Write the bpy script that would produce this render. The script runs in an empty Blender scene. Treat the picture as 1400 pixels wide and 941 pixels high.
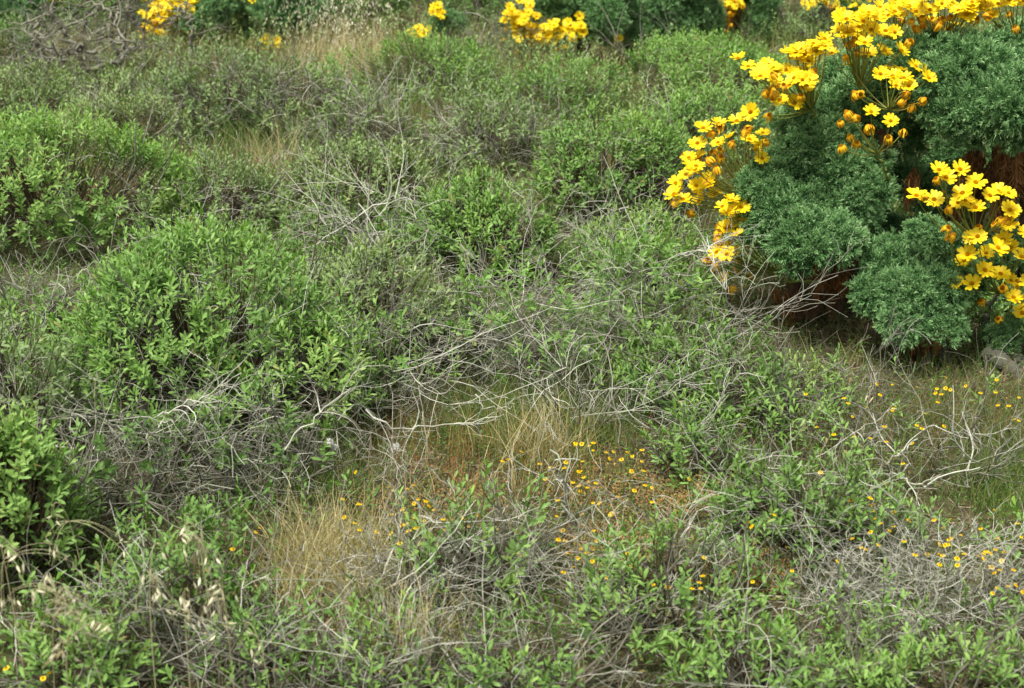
import bpy, math
import numpy as np

C = bpy.context.scene.collection
SC = bpy.context.scene
TAU = 2 * math.pi

# ------------------------------------------------------------------ camera
PW, PH = 1400.0, 941.0
FPX = PW * 50.0 / 36.0
EYE = np.array([0.0, 0.0, 2.1])
PITCH = math.radians(24.1)

cam_d = bpy.data.cameras.new('camera')
cam = bpy.data.objects.new('camera', cam_d)
C.objects.link(cam)
cam.location = EYE
cam.rotation_euler = (math.pi / 2 - PITCH, 0, 0)
cam_d.lens = 50
cam_d.sensor_width = 36
cam_d.clip_start = 0.05
cam_d.clip_end = 600
cam_d.dof.use_dof = True
cam_d.dof.focus_distance = 4.75
cam_d.dof.aperture_fstop = 4.0
SC.camera = cam


def ground_z(x, y):
    x = np.asarray(x, float); y = np.asarray(y, float)
    z = 0.035 * np.sin(1.3 * x + 0.7) * np.sin(1.1 * y + 0.4) + 0.02 * np.sin(2.9 * x + 1.7 * y) + 0.012 * np.sin(5.1 * x - 4.3 * y)
    far = np.clip((np.hypot(x, y) - 13.0) / 40.0, 0, 1)
    return z + far * far * 4.0


def sight(px, py):
    u = (px - PW / 2) / FPX
    v = (PH / 2 - py) / FPX
    cp, sp = math.cos(PITCH), math.sin(PITCH)
    return np.array([u, cp + v * sp, -sp + v * cp])


def G(px, py, above=0.0):
    """the ground point (or the point `above` it) that the survey of the photo gives"""
    d = sight(px, py)
    z = 0.0
    for _ in range(6):
        t = (z + above - EYE[2]) / min(d[2], -0.02)
        p = EYE + d * t
        z = float(ground_z(p[0], p[1]))
    return np.array([p[0], p[1], z])


def AT(px, py, Y):
    d = sight(px, py)
    return EYE + d * (Y / d[1])


# ------------------------------------------------------------------ materials
def ramp_of(nt, stops):
    r = nt.nodes.new('ShaderNodeValToRGB')
    e = r.color_ramp.elements
    while len(e) < len(stops):
        e.new(0.5)
    for el, (p, c) in zip(e, stops):
        el.position = p
        el.color = (*c, 1)
    return r


def plant_mat(name, stops, back=None, trans=0.3, rough=0.5, spec=0.35, noise=0.0, nscale=60):
    m = bpy.data.materials.new(name)
    m.use_nodes = True
    nt = m.node_tree
    nt.nodes.clear()
    N = nt.nodes.new
    out = N('ShaderNodeOutputMaterial')
    at = N('ShaderNodeAttribute'); at.attribute_name = 'tint'
    r = ramp_of(nt, stops)
    fac = at.outputs['Fac']
    if noise:
        tc = N('ShaderNodeTexCoord')
        nz = N('ShaderNodeTexNoise'); nz.inputs['Scale'].default_value = nscale
        nt.links.new(tc.outputs['Object'], nz.inputs['Vector'])
        ma = N('ShaderNodeMath'); ma.operation = 'MULTIPLY_ADD'
        nt.links.new(nz.outputs['Fac'], ma.inputs[0])
        ma.inputs[1].default_value = noise
        nt.links.new(fac, ma.inputs[2])
        sb = N('ShaderNodeMath'); sb.operation = 'SUBTRACT'; sb.inputs[1].default_value = noise * 0.5
        nt.links.new(ma.outputs[0], sb.inputs[0])
        fac = sb.outputs[0]
    nt.links.new(fac, r.inputs['Fac'])
    col = r.outputs['Color']
    if back:
        g = N('ShaderNodeNewGeometry')
        mx = N('ShaderNodeMix'); mx.data_type = 'RGBA'
        nt.links.new(g.outputs['Backfacing'], mx.inputs['Factor'])
        nt.links.new(col, mx.inputs['A'])
        sc = N('ShaderNodeMix'); sc.data_type = 'RGBA'; sc.inputs['Factor'].default_value = 0.45
        nt.links.new(col, sc.inputs['A'])
        sc.inputs['B'].default_value = (*back, 1)
        nt.links.new(sc.outputs['Result'], mx.inputs['B'])
        col = mx.outputs['Result']
    p = N('ShaderNodeBsdfPrincipled')
    p.inputs['Roughness'].default_value = rough
    p.inputs['Specular IOR Level'].default_value = spec
    nt.links.new(col, p.inputs['Base Color'])
    if trans > 0:
        t = N('ShaderNodeBsdfTranslucent')
        nt.links.new(col, t.inputs['Color'])
        mx2 = N('ShaderNodeMixShader'); mx2.inputs['Fac'].default_value = trans
        nt.links.new(p.outputs[0], mx2.inputs[1])
        nt.links.new(t.outputs[0], mx2.inputs[2])
        nt.links.new(mx2.outputs[0], out.inputs['Surface'])
    else:
        nt.links.new(p.outputs[0], out.inputs['Surface'])
    return m


M = {}
M['leaf_a'] = plant_mat('green_leaf', [(0, (.045, .13, .016)), (.35, (.12, .275, .032)), (.7, (.235, .44, .060)), (.93, (.40, .59, .14)), (.97, (.34, .33, .07)), (1, (.30, .13, .04))], back=(.17, .25, .11), trans=.30, rough=.5, spec=.22)
M['leaf_b'] = plant_mat('grey_green_leaf', [(0, (.075, .15, .028)), (.4, (.165, .285, .055)), (.75, (.275, .405, .10)), (.95, (.42, .49, .16)), (1, (.28, .16, .07))], back=(.18, .23, .13), trans=.25, rough=.5, spec=.3)
M['leaf_c'] = plant_mat('dark_leaf', [(0, (.04, .115, .014)), (.4, (.09, .215, .022)), (.8, (.17, .33, .038)), (1, (.22, .38, .09))], back=(.11, .17, .07), trans=.24, rough=.48, spec=.3)
M['stem'] = plant_mat('red_brown_stem', [(0, (.045, .032, .02)), (.5, (.09, .065, .036)), (1, (.14, .12, .07))], trans=0, rough=.75, spec=.2)
M['wood'] = plant_mat('grey_wood', [(0, (.06, .055, .038)), (.5, (.13, .125, .092)), (1, (.26, .255, .2))], trans=0, rough=.85, spec=.15, noise=.5, nscale=90)
M['twig'] = plant_mat('bleached_twig', [(0, (.07, .067, .05)), (.35, (.16, .158, .122)), (.7, (.37, .37, .30)), (1, (.59, .59, .50))], trans=0, rough=.8, spec=.2, noise=.4, nscale=70)
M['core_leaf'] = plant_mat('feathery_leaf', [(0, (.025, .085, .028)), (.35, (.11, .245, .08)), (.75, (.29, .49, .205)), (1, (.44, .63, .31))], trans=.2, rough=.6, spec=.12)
M['core_stem'] = plant_mat('yellow_green_stalk', [(0, (.10, .14, .025)), (.6, (.2, .25, .045)), (1, (.28, .27, .06))], trans=.1, rough=.5, spec=.3)
M['petal'] = plant_mat('yellow_petal', [(0, (.80, .50, .003)), (.4, (.84, .62, .005)), (1, (.86, .70, .02))], trans=.38, rough=.5, spec=.25)
M['disc'] = plant_mat('orange_disc', [(0, (.72, .35, .006)), (.6, (.82, .50, .008)), (1, (.85, .58, .015))], trans=.1, rough=.8, spec=.1)
M['faded'] = plant_mat('withered_petal', [(0, (.50, .22, .01)), (.5, (.78, .42, .008)), (1, (.84, .58, .015))], trans=.3, rough=.6, spec=.2)
M['bark'] = plant_mat('coreopsis_bark', [(0, (.035, .034, .026)), (.5, (.08, .078, .06)), (1, (.15, .15, .12))], trans=0, rough=.9, spec=.1, noise=.8, nscale=40)
M['bark_red'] = plant_mat('brown_bark', [(0, (.035, .022, .013)), (.5, (.085, .05, .028)), (1, (.16, .10, .06))], trans=0, rough=.9, spec=.1, noise=.8, nscale=40)
M['skirt'] = plant_mat('rusty_dead_leaf', [(0, (.075, .040, .018)), (.5, (.25, .12, .042)), (1, (.45, .25, .10))], trans=.15, rough=.85, spec=.1)
M['grass'] = plant_mat('grass_blade', [(0, (.06, .12, .02)), (.3, (.12, .23, .04)), (.55, (.25, .30, .08)), (.75, (.42, .36, .15)), (1, (.68, .58, .33))], trans=.3, rough=.55, spec=.3)
M['red'] = plant_mat('reddish_leaf', [(0, (.13, .19, .04)), (.3, (.27, .20, .06)), (.65, (.40, .19, .065)), (1, (.52, .32, .14))], trans=.2, rough=.6, spec=.2)
M['litter'] = plant_mat('dead_litter', [(0, (.10, .07, .045)), (.5, (.22, .17, .11)), (1, (.42, .36, .26))], trans=.1, rough=.85, spec=.1)
M['oat'] = plant_mat('straw_oat', [(0, (.46, .42, .2)), (.5, (.70, .66, .42)), (1, (.86, .83, .65))], trans=.35, rough=.55, spec=.25)
M['fluff'] = plant_mat('white_seed_fluff', [(0, (.6, .6, .55)), (1, (.85, .85, .8))], trans=.3, rough=.8, spec=.1)


def soil_mat():
    m = bpy.data.materials.new('dry_soil')
    m.use_nodes = True
    nt = m.node_tree
    L = nt.links.new
    p = nt.nodes['Principled BSDF']
    tc = nt.nodes.new('ShaderNodeTexCoord')
    n1 = nt.nodes.new('ShaderNodeTexNoise'); n1.inputs['Scale'].default_value = 1.7; n1.inputs['Detail'].default_value = 8
    n2 = nt.nodes.new('ShaderNodeTexNoise'); n2.inputs['Scale'].default_value = 38; n2.inputs['Detail'].default_value = 6
    L(tc.outputs['Object'], n1.inputs['Vector']); L(tc.outputs['Object'], n2.inputs['Vector'])
    r1 = ramp_of(nt, [(.3, (.05, .048, .026)), (.5, (.075, .064, .034)), (.62, (.11, .078, .042)), (.8, (.05, .06, .026))])
    r2 = ramp_of(nt, [(.25, (.35, .35, .35)), (.55, (.9, .9, .9)), (.8, (1.5, 1.45, 1.3))])
    L(n1.outputs['Fac'], r1.inputs['Fac']); L(n2.outputs['Fac'], r2.inputs['Fac'])
    mx = nt.nodes.new('ShaderNodeMix'); mx.data_type = 'RGBA'; mx.blend_type = 'MULTIPLY'; mx.inputs['Factor'].default_value = 1
    L(r1.outputs['Color'], mx.inputs['A']); L(r2.outputs['Color'], mx.inputs['B'])
    L(mx.outputs['Result'], p.inputs['Base Color'])
    b = nt.nodes.new('ShaderNodeBump'); b.inputs['Strength'].default_value = .8; b.inputs['Distance'].default_value = .02
    L(n2.outputs['Fac'], b.inputs['Height']); L(b.outputs['Normal'], p.inputs['Normal'])
    p.inputs['Roughness'].default_value = .95
    p.inputs['Specular IOR Level'].default_value = .1
    return m


M['soil'] = soil_mat()


# ------------------------------------------------------------------ mesh tools
def mesh_of(name, parts):
    """parts: list of (V(n,3), F(m,k), tint(n) , material index); one mesh"""
    nv = sum(len(p[0]) for p in parts)
    V = np.concatenate([p[0] for p in parts]).astype(np.float32)
    T = np.concatenate([np.broadcast_to(np.asarray(p[2], np.float32), (len(p[0]),)) for p in parts])
    loops, starts, mats = [], [], []
    off = 0; ls = 0
    for v, f, t, mi in parts:
        k = f.shape[1]
        loops.append((f + off).ravel())
        starts.append(ls + np.arange(len(f)) * k)
        mats.append(np.full(len(f), mi, np.int32))
        off += len(v); ls += f.size
    loops = np.concatenate(loops).astype(np.int32)
    starts = np.concatenate(starts).astype(np.int32)
    mats = np.concatenate(mats)
    me = bpy.data.meshes.new(name)
    me.vertices.add(nv); me.vertices.foreach_set('co', V.ravel())
    me.loops.add(len(loops)); me.loops.foreach_set('vertex_index', loops)
    me.polygons.add(len(starts)); me.polygons.foreach_set('loop_start', starts)
    me.polygons.foreach_set('material_index', mats)
    a = me.attributes.new('tint', 'FLOAT', 'POINT')
    a.data.foreach_set('value', np.ascontiguousarray(np.clip(T, 0, 1)))
    me.update(calc_edges=True)
    return me


def link(name, me, parent=None, loc=None):
    o = bpy.data.objects.new(name, me)
    C.objects.link(o)
    if parent is not None:
        o.parent = parent
    if loc is not None:
        o.location = loc
    return o


def put(name, parts, mats, parent=None, origin=None, smooth=False):
    if origin is not None:
        origin = np.asarray(origin, float)
        parts = [(v - origin, f, t, mi) for v, f, t, mi in parts]
    me = mesh_of(name, parts)
    for m in (mats if isinstance(mats, (list, tuple)) else [mats]):
        me.materials.append(m)
    if smooth:
        me.polygons.foreach_set('use_smooth', np.ones(len(me.polygons), bool))
    o = link(name, me, parent)
    if parent is None and origin is not None:
        o.location = origin
    return o


def thing(name, label, cat, loc, group=None):
    o = bpy.data.objects.new(name, None)
    C.objects.link(o)
    o.location = loc
    o.empty_display_size = 0.05
    tag(o, label, cat, group)
    return o


def tag(o, label=None, cat=None, group=None, kind=None):
    if label: o['label'] = label
    if cat: o['category'] = cat
    if group: o['group'] = group
    if kind: o['kind'] = kind
    return o


def unit(a):
    return a / np.maximum(np.linalg.norm(a, axis=-1, keepdims=True), 1e-9)


def perp(a, rng):
    r = rng.normal(size=a.shape)
    return unit(np.cross(a, r))


class Lumps:
    """cheap smooth 3-D noise"""
    def __init__(s, rng, freq, n=7):
        s.k = unit(rng.normal(size=(n, 3))) * freq * rng.uniform(.6, 1.6, (n, 1))
        s.p = rng.uniform(0, TAU, n)
    def __call__(s, P):
        return np.sin(P @ s.k.T + s.p).mean(1) * 2.2


LEAF8 = (np.array([[0, 0], [.35, -.42], [.35, 0], [.35, .42], [.75, -.5], [.78, 0], [.75, .5], [1, 0]], float),
         [np.array([[0, 1, 2], [0, 2, 3], [4, 7, 5], [5, 7, 6]]), np.array([[1, 4, 5, 2], [2, 5, 6, 3]])])
LEAF5 = (np.array([[0, 0], [.62, -.5], [.66, 0], [.62, .5], [1, 0]], float),
         [np.array([[0, 1, 2], [0, 2, 3], [1, 4, 2], [2, 4, 3]])])


def leaves(B, D, Nn, L, W, tint, tmpl, fold=.25, curl=.15, mi=0):
    """B base, D direction, Nn upper side normal: (n,3); L, W, tint (n,)"""
    uv, faces = tmpl
    S = np.cross(D, Nn)
    u = uv[:, 0]; v = uv[:, 1]
    hgt = fold * np.abs(v)[None, :] * W[:, None] - curl * (u ** 2)[None, :] * L[:, None]
    V = B[:, None] + D[:, None] * (u[None, :] * L[:, None])[..., None] + S[:, None] * (v[None, :] * W[:, None])[..., None] + Nn[:, None] * hgt[..., None]
    n = len(B); k = len(uv)
    T = np.repeat(tint, k)
    out = []
    V = V.reshape(-1, 3)
    first = True
    offs = (np.arange(n) * k)[:, None, None]
    # several face arrays share the vertices: emit as separate parts needs one vertex block, so triangulate
    F = []
    for f in faces:
        if f.shape[1] == 4:
            f = np.concatenate([f[:, [0, 1, 2]], f[:, [0, 2, 3]]])
        F.append((f[None] + offs).reshape(-1, 3))
    return (V, np.concatenate(F), T, mi)


def tubes(P, R, tint, sides=3, mi=0, rng=None):
    """P (m,s,3) polylines, R (m,s) radii, tint (m,)"""
    m, s, _ = P.shape
    tg = np.gradient(P, axis=1)
    tg = unit(tg)
    ref = perp(tg[:, 0], rng)[:, None]
    a = unit(ref - tg * (ref * tg).sum(-1, keepdims=True))
    b = np.cross(tg, a)
    ang = np.arange(sides) * TAU / sides
    ring = a[:, :, None] * np.cos(ang)[None, None, :, None] + b[:, :, None] * np.sin(ang)[None, None, :, None]
    V = P[:, :, None] + ring * R[:, :, None, None]
    idx = np.arange(m * s * sides).reshape(m, s, sides)
    i0 = idx[:, :-1]; i1 = idx[:, 1:]
    F = np.stack([i0, np.roll(i0, -1, 2), np.roll(i1, -1, 2), i1], -1).reshape(-1, 4)
    T = np.repeat(tint, s * sides)
    return (V.reshape(-1, 3), F, T, mi)


def ribbons(P, W, tint, mi=0, rng=None, side=None):
    m, s, _ = P.shape
    tg = unit(np.gradient(P, axis=1))
    if side is None:
        side = perp(tg[:, 0], rng)
    side = side[:, None]
    a = unit(side - tg * (side * tg).sum(-1, keepdims=True))
    V = np.stack([P - a * W[:, :, None] / 2, P + a * W[:, :, None] / 2], 2)
    idx = np.arange(m * s * 2).reshape(m, s, 2)
    F = np.stack([idx[:, :-1, 0], idx[:, :-1, 1], idx[:, 1:, 1], idx[:, 1:, 0]], -1).reshape(-1, 4)
    T = np.repeat(tint, s * 2) if np.ndim(tint) == 1 else np.repeat(tint.ravel(), 2)
    return (V.reshape(-1, 3), F, T, mi)


def walk(start, d, length, rng, segs=7, bend=.3, pull=None):
    """crooked polylines: start (m,3), d (m,3), length (m,)"""
    m = len(start)
    P = np.empty((m, segs + 1, 3)); P[:, 0] = start
    d = unit(d)
    curve = rng.normal(size=(m, 3)) * bend * .5
    step = (length / segs)[:, None]
    for i in range(segs):
        d = d + curve + rng.normal(size=(m, 3)) * bend * .55
        if pull is not None:
            d = d + pull
        d = unit(d)
        P[:, i + 1] = P[:, i] + d * step
    return P


def twig_tree(start, d, length, rad, rng, kids=3, level=2, bend=.3, pull=None, segs=7, shrink=.55, spread=.9):
    """branching dead twigs -> list of (P, R)"""
    P = walk(start, d, length, rng, segs, bend, pull)
    s = np.linspace(1, .35, segs + 1)[None]
    out = [(P, rad[:, None] * s)]
    if level > 0 and kids > 0:
        m = len(start)
        k = kids
        par = np.repeat(np.arange(m), k)
        node = rng.integers(1, segs, len(par))
        st = P[par, node]
        tg = unit(P[par, np.minimum(node + 1, segs)] - P[par, node - 1])
        nd = unit(tg + perp(tg, rng) * rng.uniform(.5, 1.2, (len(par), 1)) * spread)
        ln = length[par] * rng.uniform(.25, shrink * 1.3, len(par))
        rd = rad[par] * (1 - node / segs * .5) * .65
        out += twig_tree(st, nd, ln, rd, rng, max(1, kids - 1), level - 1, bend * 1.1, pull, max(3, segs - 2), shrink, spread)
    return out


def twig_parts(tree, rng, lo=.2, hi=1.0, mi=0, rmin=.0007, sides=3):
    out = []
    for P, R in tree:
        t = np.clip(rng.uniform(lo, hi, len(P)), 0, 1)
        out.append(tubes(P, np.maximum(R, rmin), t, sides, mi, rng))
    return out


# ------------------------------------------------------------------ shrubs
def shoots(Pt, A, Ls, rng, K, leafL, leafW, tmpl, tbase, tspread, stem_mi=None):
    """leafy upright shoots: returns leaf block and stem polylines"""
    n = len(Pt)
    t = (np.arange(K) + .5) / K
    t = .12 + .88 * t
    tt = np.repeat(t[None], n, 0) + rng.normal(size=(n, K)) * .03
    phi = rng.uniform(0, TAU, (n, 1)) + np.arange(K)[None] * 2.4 + rng.normal(size=(n, K)) * .25
    e = np.radians(78 - 52 * t)[None] + rng.normal(size=(n, K)) * .2
    a = perp(A, rng); b = np.cross(A, a)
    rad = a[:, None] * np.cos(phi)[..., None] + b[:, None] * np.sin(phi)[..., None]
    D = A[:, None] * np.cos(e)[..., None] + rad * np.sin(e)[..., None]
    Nn = A[:, None] * np.sin(e)[..., None] - rad * np.cos(e)[..., None]
    D = unit(D + rng.normal(size=D.shape) * .12)
    Nn = unit(Nn - D * (Nn * D).sum(-1, keepdims=True))
    B = Pt[:, None] + A[:, None] * (tt * Ls[:, None])[..., None]
    size = (.62 + .5 * np.sin(np.pi * np.clip(t * .9, 0, 1)))[None] * rng.uniform(.75, 1.2, (n, K))
    L = leafL * size; W = leafW * size * rng.uniform(.8, 1.2, (n, K))
    tint = tbase[:, None] + .22 * (t[None] - .5) + rng.normal(size=(n, K)) * tspread
    tint = np.clip(tint, 0, .94)
    tint = np.where(rng.uniform(size=(n, K)) < .018, rng.uniform(.96, 1, (n, K)), tint)
    r = lambda x: x.reshape(-1, *x.shape[2:])
    return leaves(r(B), r(D), r(Nn), r(L), r(W), r(tint), tmpl, fold=.22, curl=.10)


def lobes_of(rng, w, d, h, n, spread=.62):
    out = []
    for i in range(n):
        if i == 0:
            c = np.array([0, 0.]); k = .62; hh = h
        else:
            a = rng.uniform(0, TAU); q = math.sqrt(rng.uniform(.15, 1)) * spread
            c = np.array([math.cos(a) * q * w / 2, math.sin(a) * q * d / 2]); k = rng.uniform(.3, .5); hh = h * rng.uniform(.55, 1.0) * (1 - .35 * q * q)
        rx = k * w / 2 * rng.uniform(.9, 1.15); ry = k * d / 2 * rng.uniform(.9, 1.15)
        out.append((c, rx, ry, hh))
    return out


def dome_points(rng, lobes, dens, lump, thin=-.35, depth=.12, low=-.15):
    P, Nr = [], []
    for i, (c, rx, ry, hh) in enumerate(lobes):
        rz = hh * .62; cz = hh - rz
        area = math.pi * (rx + ry) * (rz + .5 * (rx + ry) / 2) * 1.1
        n = max(8, int(area * dens))
        v = unit(rng.normal(size=(int(n * 1.7), 3)))
        v = v[v[:, 2] > low - .25][:n]
        s = 1 - depth * rng.uniform(0, 1, len(v)) ** 1.5 + rng.normal(size=len(v)) * .05
        p = np.stack([c[0] + v[:, 0] * rx * s, c[1] + v[:, 1] * ry * s, cz + v[:, 2] * rz * s], 1)
        nr = unit(v / np.array([rx, ry, rz]))
        keep = np.ones(len(p), bool)
        for j, (c2, rx2, ry2, hh2) in enumerate(lobes):
            if j == i: continue
            rz2 = hh2 * .62; cz2 = hh2 - rz2
            q = ((p[:, 0] - c2[0]) / rx2) ** 2 + ((p[:, 1] - c2[1]) / ry2) ** 2 + ((p[:, 2] - cz2) / rz2) ** 2
            keep &= (q > .72) | (rng.uniform(size=len(p)) < .1)
        P.append(p[keep]); Nr.append(nr[keep])
    P = np.concatenate(P); Nr = np.concatenate(Nr)
    k = (lump(P) > thin + rng.normal(size=len(P)) * .15) & (P[:, 2] > .02)
    return P[k], Nr[k]


def box_dims(x0, x1, ytop, ybase, ratio=.85, hmax=.95):
    cx = (x0 + x1) / 2
    f = G(cx, ybase)
    ppm = FPX / np.linalg.norm(f - EYE)
    w = (x1 - x0) / ppm
    d = min(w * ratio, 1.6)
    for _ in range(3):
        Yc = f[1] + d * .42
        top = AT(cx, ytop, Yc)
        gz = float(ground_z(top[0], Yc))
        h = top[2] - gz
        if h > hmax:
            d *= .8
    h = min(max(h, .12), hmax)
    base = np.array([AT(cx, ybase, Yc)[0], Yc, 0]); base[2] = float(ground_z(base[0], base[1]))
    return base, w, d, h


SHRUB_N = [0]
DEADK = .56
DEADN = .42


def shrub(box, label, cat='shrub', leaf='leaf_a', dens=330, dead=60, nl=5, near=True, K=13, ll=.0275, lw=.0080, tb=.54, thin=-.45, name='leafy_shrub', group=None, deadlen=(.12, .38), deadlo=.25, up=.75, ratio=.85, hmax=.95, woody=26, shoot=(.06, .13), wide=1.16):
    SHRUB_N[0] += 1
    dens = dens * 1.6; thin = thin - .02
    rng = np.random.default_rng(1000 + SHRUB_N[0])
    base, w, d, h = box_dims(*box, ratio=ratio, hmax=hmax)
    w *= wide; d *= wide
    root = thing(name, label, cat, base, group)
    lobes = lobes_of(rng, w, d, max(h - shoot[1] * .6, h * .5), nl)
    lump = Lumps(rng, 9 / max(.4, w))
    Pt, Nr = dome_points(rng, lobes, dens, lump, thin)
    n = len(Pt)
    A = unit(Nr * .55 + np.array([0, 0, up]) + rng.normal(size=(n, 3)) * .28)
    Ls = rng.uniform(*shoot, n)
    lump2 = Lumps(rng, 14)
    tb_ = tb + .13 * lump2(Pt) + rng.normal(size=n) * .07
    blk = shoots(Pt, A, Ls, rng, K, ll, lw, LEAF8 if near else LEAF5, tb_, .09)
    put('foliage', [blk], M[leaf], root, None)
    # living stems: from the crown of the root up to each shoot
    ms = min(n, 420 if near else 160)
    pick = rng.choice(n, ms, replace=False)
    tip = Pt[pick] + A[pick] * Ls[pick][:, None] * .95
    foot = np.stack([tip[:, 0] * .45, tip[:, 1] * .45, np.minimum(tip[:, 2] * .35, tip[:, 2])], 1) + rng.normal(size=(ms, 3)) * .02
    mid = Pt[pick]
    s = np.linspace(0, 1, 6)[None, :, None]
    Pl = foot[:, None] * (1 - s) ** 2 + 2 * ((mid * .75 + foot * .25))[:, None] * s * (1 - s) + tip[:, None] * s ** 2
    Pl[:, 1:-1] += rng.normal(size=(ms, 4, 3)) * .006
    R = np.linspace(.0024, .0009, 6)[None] * rng.uniform(.8, 1.3, (ms, 1))
    parts = [tubes(Pl, R, rng.uniform(0, 1, ms), 3, 0, rng)]
    put('stems', parts, M['stem'], root)
    # woody branches from the root
    mw = woody
    az = rng.uniform(0, TAU, mw)
    dd = np.stack([np.cos(az) * w, np.sin(az) * d, np.full(mw, h * 1.1)], 1)
    st = np.stack([np.cos(az) * .08 * w, np.sin(az) * .08 * d, np.zeros(mw)], 1)
    tr = twig_tree(st, dd, rng.uniform(.5, .9, mw) * np.hypot(w / 2, h), rng.uniform(.003, .0065, mw), rng, 3, 1, .22)
    put('woody_branches', twig_parts(tr, rng, 0, .8), M['wood'], root)
    # bleached dead twigs showing among the leaves
    if dead > 0:
        nd = max(18, int(dead * DEADK))
        j = rng.choice(n, nd)
        st = Pt[j] * np.array([1, 1, rng.uniform(.75, 1.02)]) - Nr[j] * rng.uniform(0, .08, (nd, 1))
        dr = unit(Nr[j] * .5 + rng.normal(size=(nd, 3)) * .8 + np.array([0, 0, .1]))
        tr = twig_tree(st, dr, rng.uniform(*deadlen, nd), rng.uniform(.0010, .0020, nd), rng, 3, 1 if not near else 2, .34)
        put('dead_twigs', twig_parts(tr, rng, deadlo, 1), M['twig'], root)
    return root


def dead_shrub(box, label, n=160, rad=(.0010, .0023), length=(.15, .45), lo=.2, hi=1., level=2, kids=3, name='dead_shrub', cat='dead shrub', flat=.5, hmax=.9, ratio=.85, bend=.33, woody=22, group=None, green=0, leaf='leaf_a', ll=.03, lw=.01, dens=60):
    SHRUB_N[0] += 1
    rng = np.random.default_rng(1000 + SHRUB_N[0])
    n = int(n * DEADN)
    base, w, d, h = box_dims(*box, ratio=ratio, hmax=hmax)
    root = thing(name, label, cat, base, group)
    q = unit(rng.normal(size=(n, 3))) * (rng.uniform(.05, 1, (n, 1)) ** .4)
    st = np.stack([q[:, 0] * w / 2, q[:, 1] * d / 2, np.abs(q[:, 2]) * h * .95], 1)
    dr = unit(rng.normal(size=(n, 3)) * np.array([1, 1, flat]) + np.stack([q[:, 0], q[:, 1], np.full(n, .1)], 1) * .5)
    tr = twig_tree(st, dr, rng.uniform(*length, n), rng.uniform(*rad, n), rng, kids, level, bend)
    for P, R in tr:
        P[..., 2] = np.maximum(P[..., 2], .004)
    put('dead_twigs', twig_parts(tr, rng, lo, hi), M['twig'], root)
    az = rng.uniform(0, TAU, woody)
    dd = np.stack([np.cos(az) * w, np.sin(az) * d, np.full(woody, h * 1.3)], 1)
    st = np.stack([np.cos(az) * .1 * w, np.sin(az) * .1 * d, np.zeros(woody)], 1)
    tr = twig_tree(st, dd, rng.uniform(.5, 1., woody) * np.hypot(w / 2, h), rng.uniform(.003, .006, woody), rng, 3, 1, .25)
    put('woody_branches', twig_parts(tr, rng, .2, 1), M['wood'], root)
    if green:
        lobes = lobes_of(rng, w, d, h, 5)
        Pt, Nr = dome_points(rng, lobes, dens * 2.2, Lumps(rng, 9), -.2 + .5 * (1 - green), .4)
        A = unit(Nr * .5 + np.array([0, 0, .7]) + rng.normal(size=Pt.shape) * .3)
        put('foliage', [shoots(Pt, A, rng.uniform(.05, .11, len(Pt)), rng, 12, ll, lw, LEAF8, np.full(len(Pt), .5) + rng.normal(size=len(Pt)) * .1, .09)], M[leaf], root)
    return root


# rows from near to far: (x0, x1, ytop, ybase)
# --- foreground
shrub((-90, 125, 575, 835), 'dense bright green shrub at the left edge below the big twiggy shrub', dens=520, dead=14, tb=.74, nl=8, hmax=.6, thin=-1.6)
shrub((30, 190, 850, 985), 'small green shrub of narrow leaves in the bottom left corner behind oat stalks', dens=300, dead=14, tb=.55, nl=4, hmax=.3)
shrub((165, 375, 738, 930), 'loose green shrub with pale oat ears over it at the lower left', dens=230, dead=40, tb=.55, nl=5, hmax=.3, thin=-.2)
shrub((520, 770, 672, 850), 'sprawling low green shrub with upright sprigs and bleached twigs, front centre', dens=120, dead=130, tb=.58, nl=6, hmax=.30, thin=-.05, wide=1.0, shoot=(.08, .17), ll=.031, lw=.0095)
shrub((430, 640, 800, 980), 'patch of green sprigs at the bottom edge beside the golden grass', dens=95, dead=44, tb=.55, nl=5, hmax=.22, thin=.0, shoot=(.08, .16), ll=.0285)
shrub((590, 900, 815, 1000), 'leafy green shrub along the bottom edge, just right of the centre', dens=190, dead=70, tb=.52, nl=6, hmax=.24, thin=-.1, shoot=(.07, .15), ll=.0285)
shrub((770, 1060, 740, 910), 'green shrub over grey twigs, between the front sprawling shrub and the dead tangle', dens=150, dead=110, tb=.5, nl=6, hmax=.28, thin=-.1)
shrub((1090, 1470, 845, 1010), 'bright green leafy shrub in the bottom right corner', dens=330, dead=40, tb=.54, nl=7, hmax=.17, thin=-.3, ll=.0285, ratio=.38)
shrub((930, 1120, 870, 1010), 'low green shrub at the bottom edge beside the dead tangle', dens=230, dead=36, tb=.5, nl=4, hmax=.22)
shrub((330, 460, 840, 990), 'thin green sprigs at the bottom edge under the oat stalks', dens=150, dead=26, tb=.5, nl=4, hmax=.18, thin=-.1)
dead_shrub((1050, 1440, 775, 885), 'wide grey tangle of dead twigs lying at the lower right', n=640, length=(.08, .28), lo=.25, flat=.3, hmax=.17, ratio=.55, rad=(.0010, .0019))
dead_shrub((470, 620, 745, 860), 'small heap of grey dead twigs beside the golden grass patch', n=170, length=(.1, .35), lo=.2, flat=.4, hmax=.24)
dead_shrub((190, 420, 800, 960), 'thin dead twigs lying under the oats at the lower left', n=50, length=(.1, .35), lo=.3, flat=.4, hmax=.2)
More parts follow.
